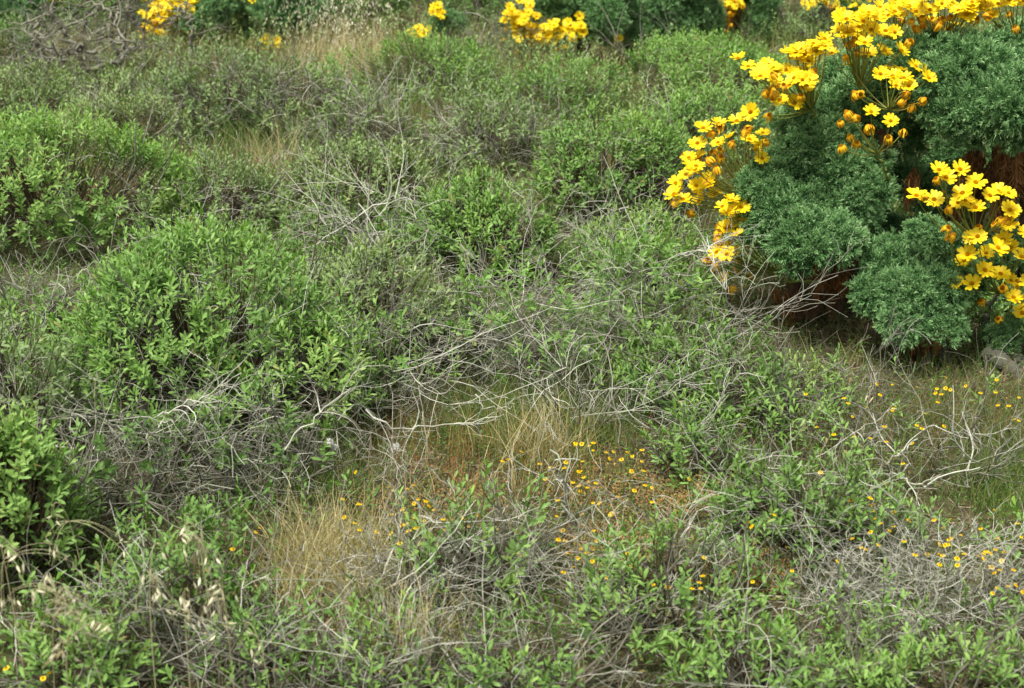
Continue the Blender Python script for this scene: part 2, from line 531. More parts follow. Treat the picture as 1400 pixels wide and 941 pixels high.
# --- middle distance
shrub((105, 500, 318, 625), 'big rounded green shrub at the left with a dark twiggy skirt', dens=370, dead=260, tb=.54, nl=12, hmax=.74, thin=-.75, deadlo=.2, ll=.0285, woody=50)
dead_shrub((60, 300, 560, 725), 'dark heap of dead twigs under the front of the big rounded shrub', n=230, length=(.12, .4), lo=.0, hi=.85, hmax=.4, woody=40, green=.5, dens=70, leaf='leaf_c')
dead_shrub((250, 480, 545, 705), 'tangle of pale twigs and woody stems at the foot of the big rounded shrub', n=210, length=(.12, .42), lo=.0, hi=.95, hmax=.42, woody=40, green=.5, dens=60, leaf='leaf_c')
shrub((-60, 120, 430, 640), 'dull grey-green shrub at the left edge half hidden by bare twigs', leaf='leaf_b', dens=260, dead=90, tb=.4, nl=5, hmax=.5, thin=-.3)
dead_shrub((-20, 110, 350, 470), 'grey dead twigs standing in the shade at the left edge', n=110, lo=.1, hi=.85, hmax=.4)
shrub((410, 640, 335, 520), 'green shrub crowned with bleached twigs right of the big rounded one', leaf='leaf_b', dens=340, dead=110, tb=.55, nl=7, hmax=.55, thin=-.3, deadlo=.3)
dead_shrub((420, 660, 440, 600), 'open dead shrub with long bleached branches in the centre', n=130, length=(.2, .6), lo=.2, hmax=.42, rad=(.0012, .0025), green=.6, dens=80)
dead_shrub((560, 830, 370, 540), 'wide mat of grey dead twigs in the middle of the heath', n=210, length=(.15, .45), lo=.1, hmax=.42, green=.6, dens=90)
dead_shrub((760, 1010, 330, 520), 'dead shrub of pale curling branches near the yellow flowering bush', n=220, length=(.18, .5), lo=.2, hmax=.5, rad=(.0011, .0024), green=.6, dens=100)
dead_shrub((700, 900, 480, 620), 'thin arching dead branches standing in the fine grass at the centre', n=70, length=(.2, .55), lo=.3, hmax=.3)
shrub((780, 985, 285, 420), 'light green shrub wrapped in pale dead twigs left of the flowering bush', ll=.024, lw=.007, dens=330, dead=140, tb=.66, nl=5, hmax=.5, thin=-.3, deadlo=.5)
shrub((850, 1100, 440, 590), 'dark green shrub under the flowering bush with arching bare twigs', leaf='leaf_c', dens=200, dead=80, tb=.55, nl=6, hmax=.35, thin=-.1)
shrub((885, 1015, 570, 672), 'small dark green shrub at the edge of the reddish patch', leaf='leaf_c', dens=330, dead=10, tb=.6, nl=4, hmax=.26)
shrub((970, 1200, 610, 770), 'low spreading green shrub with crossing dead branches at the right', leaf='leaf_c', dens=230, dead=70, tb=.7, nl=6, hmax=.26, thin=-.2)
dead_shrub((1000, 1230, 505, 610), 'shaded tangle of bare twigs below the brown skirts of the flowering bush', n=150, length=(.15, .5), lo=.0, hi=.7, hmax=.3)
dead_shrub((1230, 1400, 585, 680), 'small dark pile of dead branches on the grass at the right', n=80, length=(.12, .4), lo=.1, hi=.8, hmax=.16, rad=(.0016, .004))
shrub((560, 765, 240, 385), 'dense green shrub at the centre, above the mat of dead twigs', dens=420, dead=50, tb=.56, nl=6, hmax=.6, thin=-.5)
dead_shrub((430, 600, 250, 385), 'spray of long pale dead twigs left of the dense centre shrub', n=130, length=(.2, .6), lo=.4, hmax=.5, rad=(.0016, .003))
shrub((385, 590, 190, 320), 'green shrub behind the spray of pale twigs', dens=380, dead=36, tb=.6, nl=5, hmax=.55, leaf='leaf_b', ll=.024, lw=.0085)
shrub((715, 935, 150, 315), 'round green shrub with a dark hollow beneath it, upper centre right', ll=.025, lw=.0085, dens=380, dead=80, tb=.5, nl=6, hmax=.7, thin=-.35)
shrub((-80, 260, 158, 370), 'broad light green shrub at the left edge over a dark hollow', dens=380, dead=80, tb=.66, nl=8, hmax=.85, thin=-.4, leaf='leaf_a')
shrub((170, 400, 205, 345), 'green shrub tangled with fine twigs right of the broad one', leaf='leaf_b', ll=.023, lw=.0075, dens=280, dead=140, tb=.5, nl=6, hmax=.5, thin=-.2, deadlo=.3)
shrub((60, 280, 130, 230), 'pale green shrub behind the broad left shrub', near=False, dens=300, dead=50, tb=.72, nl=5, hmax=.5, leaf='leaf_b', K=10)
# --- far
F = dict(near=False, K=10, dens=330, ll=.0285, lw=.0105)
shrub((420, 600, 120, 240), 'grey twiggy shrub with few leaves on the slope, upper centre', **{**F, 'dens': 120}, dead=260, tb=.4, nl=5, hmax=.6, leaf='leaf_b', deadlo=.05)
shrub((560, 760, 115, 245), 'dark shrub of bare grey twigs in the upper centre', **{**F, 'dens': 140}, dead=260, tb=.4, nl=6, hmax=.65, leaf='leaf_b', deadlo=.1)
shrub((460, 700, 48, 150), 'rounded green mound below the distant yellow flowers', **F, dead=40, tb=.5, nl=7, hmax=.75)
shrub((650, 880, 75, 165), 'low green shrub in front of the distant yellow flowering bush', **F, dead=60, tb=.42, nl=6, hmax=.6)
shrub((820, 1080, 48, 165), 'even green shrub carpet behind the big flowering bush', **F, dead=50, tb=.5, nl=8, hmax=.6)
shrub((870, 1060, 120, 235), 'green shrub just left of the upper yellow flowers', **F, dead=50, tb=.46, nl=6, hmax=.6)
shrub((680, 800, 150, 230), 'small grey-green shrub between two mounds in the upper centre', **{**F, 'dens': 180}, dead=110, tb=.4, nl=4, hmax=.5, leaf='leaf_b')
shrub((185, 420, 65, 190), 'olive brown shrub of fine bare twigs below the distant trees of flowers', **{**F, 'dens': 170}, dead=320, tb=.3, nl=7, hmax=.8, leaf='leaf_b', deadlo=.0, deadlen=(.12, .3))
shrub((330, 480, 80, 190), 'greyish shrub next to the pale dry grass, upper left', **{**F, 'dens': 150}, dead=160, tb=.45, nl=5, hmax=.6, leaf='leaf_b', deadlo=.2)
shrub((-60, 130, 85, 190), 'dull green shrub below the gnarled dead wood, at the left edge', **{**F, 'dens': 220}, dead=90, tb=.5, nl=5, hmax=.6, leaf='leaf_b')
shrub((90, 230, 95, 170), 'small pale shrub at the foot of the gnarled dead wood', **{**F, 'dens': 200}, dead=60, tb=.6, nl=4, hmax=.45, leaf='leaf_b')
dead_shrub((20, 215, 22, 112), 'haze of thin grey twigs around the gnarled dead wood', n=170, length=(.2, .5), lo=.2, hi=.9, hmax=.7, rad=(.0016, .004), flat=.9)
shrub((-60, 70, 20, 110), 'dark green shrub in the top left corner', **F, dead=70, tb=.5, nl=4, hmax=.8, leaf='leaf_c')
shrub((400, 560, -50, 50), 'dark green bush beyond the pale dry grass', **F, dead=30, tb=.4, nl=6, hmax=1.3, leaf='leaf_c')
shrub((540, 700, -50, 45), 'dark bush at the top edge beyond the green mound', **F, dead=60, tb=.4, nl=6, hmax=1.2, leaf='leaf_c')
shrub((1020, 1150, -40, 60), 'shaded grey-green bush at the top edge behind the big flowering bush', **{**F, 'dens': 170}, dead=120, tb=.4, nl=5, hmax=1.0, leaf='leaf_b')
shrub((90, 230, -60, 60), 'dark bush behind the gnarled dead wood', **F, dead=50, tb=.4, nl=5, hmax=1.3, leaf='leaf_c')
dead_shrub((600, 720, 25, 90), 'grey dead twigs left of the distant yellow flowers', n=120, lo=.1, hi=.8, hmax=.5)
dead_shrub((830, 1000, 20, 75), 'pale upright dead stems below the distant dark mound', n=130, lo=.3, hi=.9, hmax=.45, flat=1.4)


# ------------------------------------------------------------------ gnarled dead wood, upper left
def gnarled(base_px, spec, label):
    rng = np.random.default_rng(77)
    base = G(*base_px)
    root = thing('gnarled_dead_shrub', label, 'dead shrub', base)
    Y = base[1]
    for k, (pts, r0) in enumerate(spec):
        P = np.array([AT(x, y, Y + dy) for x, y, dy in pts]) - base
        # smooth and roughen
        t = np.linspace(0, len(P) - 1, 22)
        i = np.clip(t.astype(int), 0, len(P) - 2); f = (t - i)[:, None]
        Q = P[i] * (1 - f) + P[i + 1] * f + rng.normal(size=(22, 3)) * .012
        Rr = r0 * .72 * np.linspace(1, .45, 22) * rng.uniform(.8, 1.25, 22)
        parts = [tubes(Q[None], Rr[None], np.array([.75]), 7, 0, rng)]
        j = rng.integers(5, 21, 9)
        tr = twig_tree(Q[j], rng.normal(size=(9, 3)) + np.array([0, 0, .5]), rng.uniform(.12, .35, 9), rng.uniform(.004, .008, 9), rng, 3, 2, .35)
        parts += twig_parts(tr, rng, .3, .9)
        put('branch', parts, M['wood'], root)


gnarled((110, 118), [
    ([(115, 115, 0), (95, 96, -.1), (82, 80, -.1), (60, 60, 0), (45, 35, .1)], .024),
    ([(110, 100, 0), (140, 92, -.1), (165, 85, -.1), (170, 65, 0), (155, 45, .1)], .022),
    ([(130, 72, 0), (100, 64, -.05), (85, 40, 0), (70, 18, .1)], .018),
    ([(165, 75, .1), (150, 50, .1), (155, 25, .1), (140, 8, .2), (105, 3, .2)], .016),
    ([(170, 66, 0), (185, 65, -.1), (165, 48, -.1), (157, 20, 0), (165, 14, .1)], .014),
    ([(115, 68, .1), (95, 72, 0), (70, 70, -.1)], .010),
    ([(85, 85, 0), (60, 78, 0), (40, 55, 0), (30, 30, .1)], .012),
    ([(200, 90, .3), (195, 40, .3), (175, 10, .3), (182, -20, .3)], .022),
    ([(262, 78, .3), (264, 50, .3), (262, 25, .3), (240, 18, .3)], .020),
], 'gnarled grey dead branches at the upper left among the bushes')


# ------------------------------------------------------------------ giant coreopsis
def rosette(rng, R, nleaf, npn=9, nlb=5):
    """feathery rosette of thread-lobed leaves, axis +Z: (ribbon parts)"""
    z = rng.uniform(-.15, 1, nleaf)
    az = np.arange(nleaf) * 2.4 + rng.normal(size=nleaf) * .3
    r = np.sqrt(1 - z ** 2)
    D = np.stack([r * np.cos(az), r * np.sin(az), z], 1)
    ln = R * rng.uniform(.8, 1.15, nleaf)
    S = 4
    s = np.linspace(0, 1, S)
    dn = np.array([0, 0, -1.0])
    P = D[:, None] * (s[None, :, None] * ln[:, None, None]) + dn * (s ** 2.2)[None, :, None] * (.34 * ln * r)[:, None, None]
    parts = [ribbons(P, np.full((nleaf, S), .0020), np.full(nleaf, .25) + rng.normal(size=nleaf) * .1, 0, rng)]
    t = np.clip(rng.uniform(.35, 1, (nleaf, npn)), .3, 1)
    st = (D[:, None] * (t * ln[:, None])[..., None] + dn * (t ** 2.2 * (.34 * ln * r)[:, None])[..., None]).reshape(-1, 3)
    Dr = np.repeat(D, npn, 0)
    pd = unit(Dr * .8 + perp(Dr, rng) * rng.uniform(.35, .9, (len(Dr), 1)) + np.array([0, 0, -.05]))
    pl = R * rng.uniform(.24, .42, len(pd))
    s3 = np.array([0, .5, 1.0])
    Pp = st[:, None] + pd[:, None] * (s3[None, :, None] * pl[:, None, None]) + Dr[:, None] * (s3 ** 2)[None, :, None] * (pl * .25)[:, None, None]
    tone = np.repeat(rng.normal(size=nleaf) * .09, npn)
    tt = -.02 + .58 * (t.ravel() - .3) / .7 + tone + rng.normal(size=len(pd)) * .08  # shade inside the rosette put into the tint: dark inward, light at tips
    parts.append(ribbons(Pp, np.full((len(pd), 3), 1.0) * np.array([.0026, .0025, .0015]), tt, 0, rng))
    u = rng.uniform(.2, 1, (len(pd), nlb))
    st2 = (st[:, None] + pd[:, None] * (u * pl[:, None])[..., None] + Dr[:, None] * (u ** 2 * (pl * .25)[:, None])[..., None]).reshape(-1, 3)
    pd2 = np.repeat(pd, nlb, 0); Dr2 = np.repeat(Dr, nlb, 0)
    ld = unit(pd2 * .6 + Dr2 * .55 + perp(pd2, rng) * rng.uniform(.4, .9, (len(pd2), 1)))
    ll = R * rng.uniform(.12, .24, len(ld))
    P2 = np.stack([st2, st2 + ld * ll[:, None]], 1)
    parts.append(ribbons(P2, np.tile(np.array([.0027, .0014]), (len(ld), 1)), np.repeat(tt, nlb) + .26 * u.ravel() + rng.normal(size=len(ld)) * .08, 0, rng))  # lobes lightened towards their pinna tips, part of the same painted shading
    return parts


def make_mound(seed, n=22):
    """a cushion (radius about 0.15) of rosettes standing on its dome, axis +Z"""
    rng = np.random.default_rng(seed)
    parts = []
    k = np.arange(n)
    z = 1 - 1.2 * (k + .5) / n
    az = k * 2.39996
    for zi, ai in zip(z, az):
        v = np.array([math.sqrt(max(0, 1 - zi * zi)) * math.cos(ai), math.sqrt(max(0, 1 - zi * zi)) * math.sin(ai), zi]) + rng.normal(size=3) * .10
        v = v / np.linalg.norm(v)
        c = v * np.array([.122, .122, .074]) * rng.uniform(.78, 1.24)
        q = unit(np.cross(v, rng.normal(size=3))); w_ = np.cross(v, q)
        ax = unit(v + np.array([0, 0, .25])); q = unit(q - ax * (q @ ax)); w_ = np.cross(ax, q)
        Rm = np.stack([q, w_, ax], 0)
        tone = rng.normal() * .07
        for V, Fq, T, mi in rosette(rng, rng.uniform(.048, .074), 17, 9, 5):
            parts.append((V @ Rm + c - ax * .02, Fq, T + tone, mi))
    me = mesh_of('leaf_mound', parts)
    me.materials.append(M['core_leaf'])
    return me


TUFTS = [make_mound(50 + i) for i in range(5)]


def make_flower(seed, open_=1.0, n=12):
    """fresh head, facing +Z: (petals, disc)"""
    rng = np.random.default_rng(seed)
    az = np.arange(n) * TAU / n + rng.normal(size=n) * .09
    tilt = np.radians(rng.normal(17, 9, n)) * open_
    rad = np.stack([np.cos(az), np.sin(az), np.zeros(n)], 1)
    Z = np.array([0, 0, 1.0])
    D = rad * np.cos(tilt)[:, None] + Z * np.sin(tilt)[:, None]
    Nn = -rad * np.sin(tilt)[:, None] + Z * np.cos(tilt)[:, None]
    L = rng.uniform(.025, .031, n); W = rng.uniform(.0105, .0135, n)
    uv = np.array([[0, -.18], [0, .18], [.3, -.42], [.3, 0], [.3, .42], [.65, -.52], [.65, 0], [.65, .52], [.92, -.36], [.96, 0], [.92, .36], [1.0, -.16], [1.0, .16]], float)
    q = [[0, 3, 2], [0, 1, 3], [1, 4, 3], [2, 3, 6], [2, 6, 5], [3, 4, 7], [3, 7, 6], [5, 6, 9], [5, 9, 8], [6, 7, 10], [6, 10, 9], [8, 9, 11], [9, 10, 12]]
    blk = leaves(rad * .006 + Z * .001, D, Nn, L, W, np.clip(rng.normal(.62, .15, n), 0, 1), (uv, [np.array(q)]), fold=.16, curl=-.02)
    me = mesh_of('petals', [blk]); me.materials.append(M['petal'])
    me.polygons.foreach_set('use_smooth', np.ones(len(me.polygons), bool))
    return me


def make_disc(seed, r=.0075, h=.005):
    rng = np.random.default_rng(seed)
    n = 70
    k = np.arange(n)
    rr = r * np.sqrt((k + .5) / n); a = k * 2.39996
    B = np.stack([rr * np.cos(a), rr * np.sin(a), h * (1 - (rr / r) ** 2)], 1)
    D = unit(np.stack([rr * np.cos(a) * 60, rr * np.sin(a) * 60, np.ones(n)], 1))
    P = np.stack([B - D * .003, B + D * .002], 1)
    parts = [tubes(P, np.tile(np.array([.0012, .0007]), (n, 1)), rng.uniform(0, 1, n), 4, 0, rng)]
    # green bracts below
    m = 8
    az = np.arange(m) * TAU / m
    rad = np.stack([np.cos(az), np.sin(az), np.zeros(m)], 1)
    parts.append(leaves(np.tile([0, 0, -.004], (m, 1)).astype(float), unit(rad + np.array([0, 0, .25])), unit(np.array([0, 0, 1.0]) - rad * .25), np.full(m, .012), np.full(m, .006), np.full(m, .5), LEAF5, mi=1))
    me = mesh_of('disc', parts); me.materials.append(M['disc']); me.materials.append(M['core_stem'])
    return me


def make_faded(seed):
    """withered head: shrivelled rays hanging around the head, facing +Z"""
    rng = np.random.default_rng(seed)
    n = 16
    az = np.arange(n) * TAU / n + rng.normal(size=n) * .15
    rad = np.stack([np.cos(az), np.sin(az), np.zeros(n)], 1)
    Z = np.array([0, 0, 1.0])
    S = 5; s = np.linspace(0, 1, S)
    L = rng.uniform(.020, .034, n)
    out = rng.uniform(.2, .5, n)
    P = rad[:, None] * (.007 + np.sin(s * 2.2)[None] * (L * out)[:, None] * .8)[..., None] + Z * (.004 * s[None] - (s ** 1.6)[None] * L[:, None])[..., None]
    W = np.array([.006, .0085, .0075, .006, .003])[None] * rng.uniform(.6, 1.2, (n, 1))
    blk = ribbons(P, W, np.clip(rng.normal(.55, .25, n), 0, 1), 0, rng, side=np.cross(rad, Z))
    k = np.arange(50); rr = .008 * np.sqrt((k + .5) / 50); a = k * 2.39996
    B = np.stack([rr * np.cos(a), rr * np.sin(a), .007 * (1 - (rr / .008) ** 2)], 1)
    P2 = np.stack([B - Z * .006, B + Z * .002], 1)
    blk2 = tubes(P2, np.tile(np.array([.0014, .0008]), (50, 1)), rng.uniform(0, .5, 50), 4, 0, rng)
    me = mesh_of('withered_head', [blk, blk2]); me.materials.append(M['faded'])
    return me


FRESH = [make_flower(200 + i, (1.0, .7, 1.25, .85, 1.1)[i], (14, 15, 13, 14, 16)[i]) for i in range(5)]
DISCS = [make_disc(300), make_disc(301)]
FADED = [make_faded(400 + i) for i in range(4)]


def aim(o, axis, spin):
    """turn the object's +Z along axis"""
    from mathutils import Vector, Quaternion
    q = Vector((0, 0, 1)).rotation_difference(Vector([float(a) for a in axis]))
    o.rotation_mode = 'QUATERNION'
    o.rotation_quaternion = q @ Quaternion((0, 0, 1), float(spin))


def coreopsis(label, base, tufts, flowers, trunks, seed, centre, group=None, back=True, skirts=(), fscale=1.0, barkm='bark_red'):
    """tufts: world points with radius; flowers: (world point, faded?, hub) ; trunks: list of (polyline world, r0, r1)"""
    rng = np.random.default_rng(seed)
    root = thing('giant_coreopsis', label, 'coreopsis bush', base, group)
    base = np.asarray(base)
    for pts, r0, r1 in trunks:
        P = np.array(pts) - base
        n = 26
        t = np.linspace(0, len(P) - 1, n); i = np.clip(t.astype(int), 0, len(P) - 2); f = (t - i)[:, None]
        Q = P[i] * (1 - f) + P[i + 1] * f
        Q[1:-1] = (Q[:-2] + Q[1:-1] + Q[2:]) / 3
        Q[1:-1] += rng.normal(size=(n - 2, 3)) * .003
        Rr = np.linspace(r0, r1, n) * (1 + .16 * np.sin(np.arange(n) * 1.9 + rng.uniform(0, 6)) + rng.normal(size=n) * .05)
        thin_ = r0 < .014
        put('flower_branch' if thin_ else 'trunk', [tubes(Q[None], Rr[None], np.array([.55]), 12, 0, rng)], M['core_stem'] if thin_ else M[barkm], root, smooth=True)
    for (top, bot, wid, n) in skirts:
        top = np.asarray(top) - base; bot = np.asarray(bot) - base
        # hanging bunches of dead thread leaves
        hgt = np.linalg.norm(bot - top)
        ns = 5
        m = int(n * 2.0)
        sid = rng.integers(0, ns, m)
        so_ = rng.normal(size=(ns, 3)) * wid * np.array([.75, .5, 0]); so_[:, 2] = -rng.uniform(0, .35, ns) * hgt
        sl = rng.uniform(.45, .85, ns) * hgt
        u = rng.uniform(0, 1, m)
        a = rng.uniform(0, TAU, m)
        rr = wid * .30 * np.sqrt(rng.uniform(.05, 1, m)) * (.5 + .9 * np.sin(np.pi * np.clip(u * .9 + .08, 0, 1)))
        st = top + so_[sid] + np.stack([np.cos(a) * rr, np.sin(a) * rr, -u * sl[sid] * .8], 1)
        ln = sl[sid] * rng.uniform(.18, .38, m)
        P = walk(st, np.tile([0, 0, -1.0], (m, 1)) + rng.normal(size=(m, 3)) * .2, ln, rng, 5, .16)
        tn = np.clip(.5 + rng.normal(size=ns)[sid] * .2 + rng.normal(size=m) * .18, 0, 1)
        k = 5
        par = np.repeat(np.arange(m), k); nd = rng.integers(1, 5, len(par))
        P2s = P[par, nd]
        P2 = walk(P2s, rng.normal(size=(len(par), 3)) * .6 + np.array([0, 0, -.8]), ln[par] * .22, rng, 2, .3)
        put('dead_leaf_skirt', [ribbons(P, np.tile([.002, .005, .006, .005, .004, .002], (m, 1)), tn, 0, rng), ribbons(P2, np.full((len(par), 3), .0016), tn[par], 0, rng)], M['skirt'], root)
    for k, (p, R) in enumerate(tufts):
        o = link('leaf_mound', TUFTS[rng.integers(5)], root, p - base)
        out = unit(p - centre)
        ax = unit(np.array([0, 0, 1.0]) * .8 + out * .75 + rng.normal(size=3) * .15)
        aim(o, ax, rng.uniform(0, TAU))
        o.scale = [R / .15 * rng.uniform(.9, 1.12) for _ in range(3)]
    for k, (p, faded, hub) in enumerate(flowers):
        p = np.asarray(p, float)
        out = unit(p - hub)
        if faded:
            ax = unit(np.array([0, 0, .55]) + out * .5 + rng.normal(size=3) * .45)
        else:
            ax = unit(np.array([-.05, -.42, 1.0]) + out * .45 + rng.normal(size=3) * .28)
        if faded:
            o = link('withered_flower', FADED[rng.integers(4)], root, p - base)
        else:
            o = link('flower', FRESH[rng.integers(5)], root, p - base)
        s = fscale * rng.uniform(.82, 1.12)
        o.scale = (s, s, s)
        sp = rng.uniform(0, TAU)
        aim(o, ax, sp)
        if not faded:
            d = link('flower_disc', DISCS[k % 2], o, (0, 0, .001))
        # stalk in the flower's own frame
        from mathutils import Vector
        inv = o.rotation_quaternion.inverted()
        hv = np.array(inv @ Vector([float(x) for x in (hub - p)])) / s
        tt = np.linspace(0, 1, 9)[:, None]
        dn = np.array([0, 0, -1.0]) * np.linalg.norm(hv) * .45
        Q = (1 - tt) ** 2 * np.array([0, 0, -.003]) + 2 * tt * (1 - tt) * (dn * .6 + hv * .35) + tt ** 2 * hv
        put('flower_stalk', [tubes(Q[None], np.linspace(.0015, .0030, 9)[None], np.array([rng.uniform(.5, 1)]), 5, 0, rng)], M['core_stem'], o)
    return root


def tuft_list(px, Y0, slope, y_ref, rng, backing=()):
    out = []
    for x, y, r in px:
        Y = Y0 + (y_ref - y) * slope * 2.1 + rng.normal() * .06
        p = AT(x, y, Y)
        out.append((p, r / FPX * np.linalg.norm(p - EYE)))
    for x, y, r, Y in backing:
        out.append((AT(x, y, Y), r / 393))
    return out


def z1(lst): return [(900 + x / 2.8, y / 2.8) for x, y in lst]
def z2(lst): return [(900 + x / 2.8, 200 + y / 2.8) for x, y in lst]


rngc = np.random.default_rng(9)
A_fresh = z1([(172, 492), (232, 474), (300, 465), (270, 528), (348, 535), (150, 550), (180, 680), (140, 650), (105, 670), (70, 730), (95, 765), (155, 770), (218, 745), (145, 712), (400, 510), (375, 575), (130, 630), (60, 745)])
A_faded = z1([(160, 595), (235, 570), (355, 490), (240, 600), (55, 775), (115, 815), (215, 690), (205, 580), (190, 610), (330, 500), (220, 640), (285, 545)])
A2_fresh = z2([(300, 335), (255, 430), (240, 385), (250, 505), (270, 250), (285, 262), (262, 415)])
A2_faded = z2([(340, 365), (290, 470), (220, 480), (195, 435), (270, 548), (345, 498), (235, 300), (265, 370), (360, 255), (232, 325)])
B_fresh = z1([(440, 260), (545, 190), (490, 270), (530, 225), (610, 180), (665, 205), (575, 235), (720, 75), (690, 115), (745, 120), (770, 75), (840, 55), (815, 115), (870, 120), (905, 125), (805, 205), (865, 195), (930, 195), (735, 250), (790, 165), (870, 270), (925, 270), (985, 255), (1035, 300), (910, 330), (960, 330), (465, 385), (630, 155), (600, 200), (500, 200), (640, 180), (700, 65), (455, 275), (560, 210), (850, 285), (940, 300), (500, 330), (765, 105), (835, 75), (520, 300)])
B_faded = z1([(635, 140), (385, 355), (430, 340), (405, 395), (425, 440), (600, 295), (550, 310), (480, 325), (640, 300), (715, 215), (690, 240), (850, 235), (835, 270), (965, 155), (750, 355), (775, 360), (820, 325), (925, 400), (975, 400), (1020, 380), (600, 270), (660, 240), (450, 310)])
C_fresh = z1([(815, 430), (890, 465)])
C_faded = z1([(720, 430), (765, 450), (695, 465), (803, 485), (880, 525), (940, 500), (700, 560), (730, 520), (760, 545)])
E_fresh = z1([(905, 20), (940, 10), (1000, 15), (1085, 15), (1150, 25), (1200, 10), (1300, 15), (1360, 20), (1400, 5), (960, 25), (1040, 40), (1120, 35), (880, 60), (1070, -10), (1010, -12), (1250, -5), (1160, -15), (930, -15), (1320, -10), (1380, -20), (905, 45), (850, 30), (1180, 35), (1230, 22), (800, 50), (985, 45), (780, 60), (1280, 8), (1345, 2), (1100, 0)])
E_faded = z1([(970, 75), (1000, 70), (1090, 70), (980, 105), (1250, 60), (1340, 50), (1220, 70), (940, 80), (1050, 70), (1010, 90), (1080, 90), (1120, 62), (1160, 55)])
D_fresh = z2([(1100, 120), (1155, 90), (1215, 140), (1165, 180), (1175, 210), (1055, 205), (1340, 180), (1345, 245), (1340, 300), (1195, 350), (1255, 410), (1170, 440), (1250, 475), (1145, 525), (1320, 360), (1350, 390), (1390, 425), (1350, 515), (1360, 580), (1270, 190), (1395, 640), (1310, 490), (1410, 330), (1420, 520), (1425, 590), (1185, 415), (1300, 390)])
D_faded = z2([(1110, 235), (1110, 310), (1130, 340), (1225, 305), (1285, 295), (1235, 590), (1300, 660), (1180, 410), (1310, 275)])


def flower_pts(lst, faded, Y, hub, jy=.05):
    return [(AT(x, y, Y + rngc.normal() * jy), faded, hub) for x, y in lst]


Y1 = 5.0
for _src, _n, _dst in ((A_fresh, 10, A_fresh), (A_fresh, 8, A_faded), (A2_fresh, 12, A2_fresh), (A2_fresh, 6, A2_faded), (E_fresh, 14, E_fresh), (D_fresh, 10, D_fresh), (D_fresh, 6, D_faded)):
    _p = list(_src)
    for _k in range(_n):
        _x, _y = _p[rngc.integers(len(_p))]
        _dst.append((_x + rngc.normal() * 12, _y + rngc.normal() * 10 + (6 if _dst is not _src else 0)))
for _k in range(38):
    _x, _y = B_fresh[rngc.integers(len(B_fresh))]
    B_fresh.append((_x + rngc.normal() * 14, _y + rngc.normal() * 8))
for _k in range(16):
    _x, _y = B_fresh[rngc.integers(len(B_fresh))]
    B_faded.append((_x + rngc.normal() * 10, _y + 10 + abs(rngc.normal()) * 10))
for _k in range(8):
    _x, _y = E_fresh[rngc.integers(len(E_fresh))]
    E_faded.append((_x + rngc.normal() * 12, _y + 22 + abs(rngc.normal()) * 9))
main_px = [(1152, 280, 54), (1064, 280, 44), (1128, 232, 46), (1098, 202, 42), (1062, 228, 36), (1120, 158, 42), (1160, 138, 44), (1096, 328, 44), (1142, 328, 42), (1172, 222, 44), (1192, 168, 44), (1178, 300, 28), (1200, 115, 42), (1112, 282, 44), (1228, 130, 40), (1070, 325, 34), (1036, 250, 32), (1040, 300, 34), (1132, 190, 40), (1090, 165, 30), (1150, 105, 36), (1195, 75, 36), (1180, 262, 36), (1230, 95, 38)]
hubA = AT(1035, 270, 5.05); hubA2 = AT(1062, 372, 4.98); hubB1 = AT(1112, 150, 5.12); hubB2 = AT(1165, 105, 5.2); hubC = AT(1200, 210, 4.85)
fl = flower_pts(A_fresh, False, 4.98, hubA) + flower_pts(A_faded, True, 5.02, hubA)
fl += flower_pts(A2_fresh, False, 4.9, hubA2) + flower_pts(A2_faded, True, 4.93, hubA2)
for lst, fd in ((B_fresh, False), (B_faded, True)):
    for x, y in lst:
        if fd and rngc.uniform() < .35:
            continue
        hub = AT(1110, 150, 5.12) if x < 1130 else (AT(1175, 120, 5.15) if y < 85 else AT(1215, 150, 5.0))
        fl += flower_pts([(x, y)], fd, 5.08 if y < 100 else 4.92, hub)
fl += flower_pts(C_fresh, False, 4.78, hubC, .02) + flower_pts(C_faded, True, 4.8, hubC, .02)
b1 = G(1105, 440)
coreopsis('giant coreopsis mound with three yellow flower sprays on its left flank and thread leaves', b1,
          tuft_list(main_px, 4.92, .0013, 280, rngc, [(1100, 250, 45, 5.35), (1150, 200, 45, 5.4), (1130, 310, 45, 5.3), (1225, 190, 55, 5.55), (1245, 255, 55, 5.6), (1215, 320, 50, 5.5), (1190, 370, 36, 5.4), (1235, 140, 50, 5.5)]), fl,
          [([G(1090, 440), AT(1085, 400, 4.98), AT(1090, 330, 5.05)], .03, .022),
           ([G(1140, 440), AT(1138, 390, 5.02), AT(1140, 310, 5.05), AT(1150, 220, 5.1)], .034, .022),
           ([b1, AT(1180, 330, 5.2), AT(1210, 250, 5.15), AT(1205, 180, 5.1)], .03, .018),
           ([AT(1137, 370, 5.02), AT(1110, 385, 4.93), AT(1075, 383, 4.95), AT(1062, 372, 4.98)], .008, .004),
           ([AT(1215, 270, 5.1), AT(1212, 240, 4.95), AT(1200, 210, 4.85)], .006, .003),
           ([AT(1160, 300, 5.1), AT(1100, 290, 5.05), AT(1035, 270, 5.05)], .012, .004),
           ([AT(1160, 240, 5.2), AT(1130, 190, 5.2), AT(1110, 150, 5.12)], .012, .004)],
          31, AT(1150, 330, 5.25),
          skirts=[(AT(1075, 395, 4.92), AT(1072, 440, 4.92), .035, 150), (AT(1095, 395, 4.96), AT(1090, 432, 4.96), .03, 110),
                  (AT(1132, 350, 4.93), AT(1128, 418, 4.93), .035, 200), (AT(1152, 345, 4.95), AT(1150, 415, 4.95), .034, 200),
                  (AT(1252, 225, 5.15), AT(1243, 290, 5.15), .018, 110)])

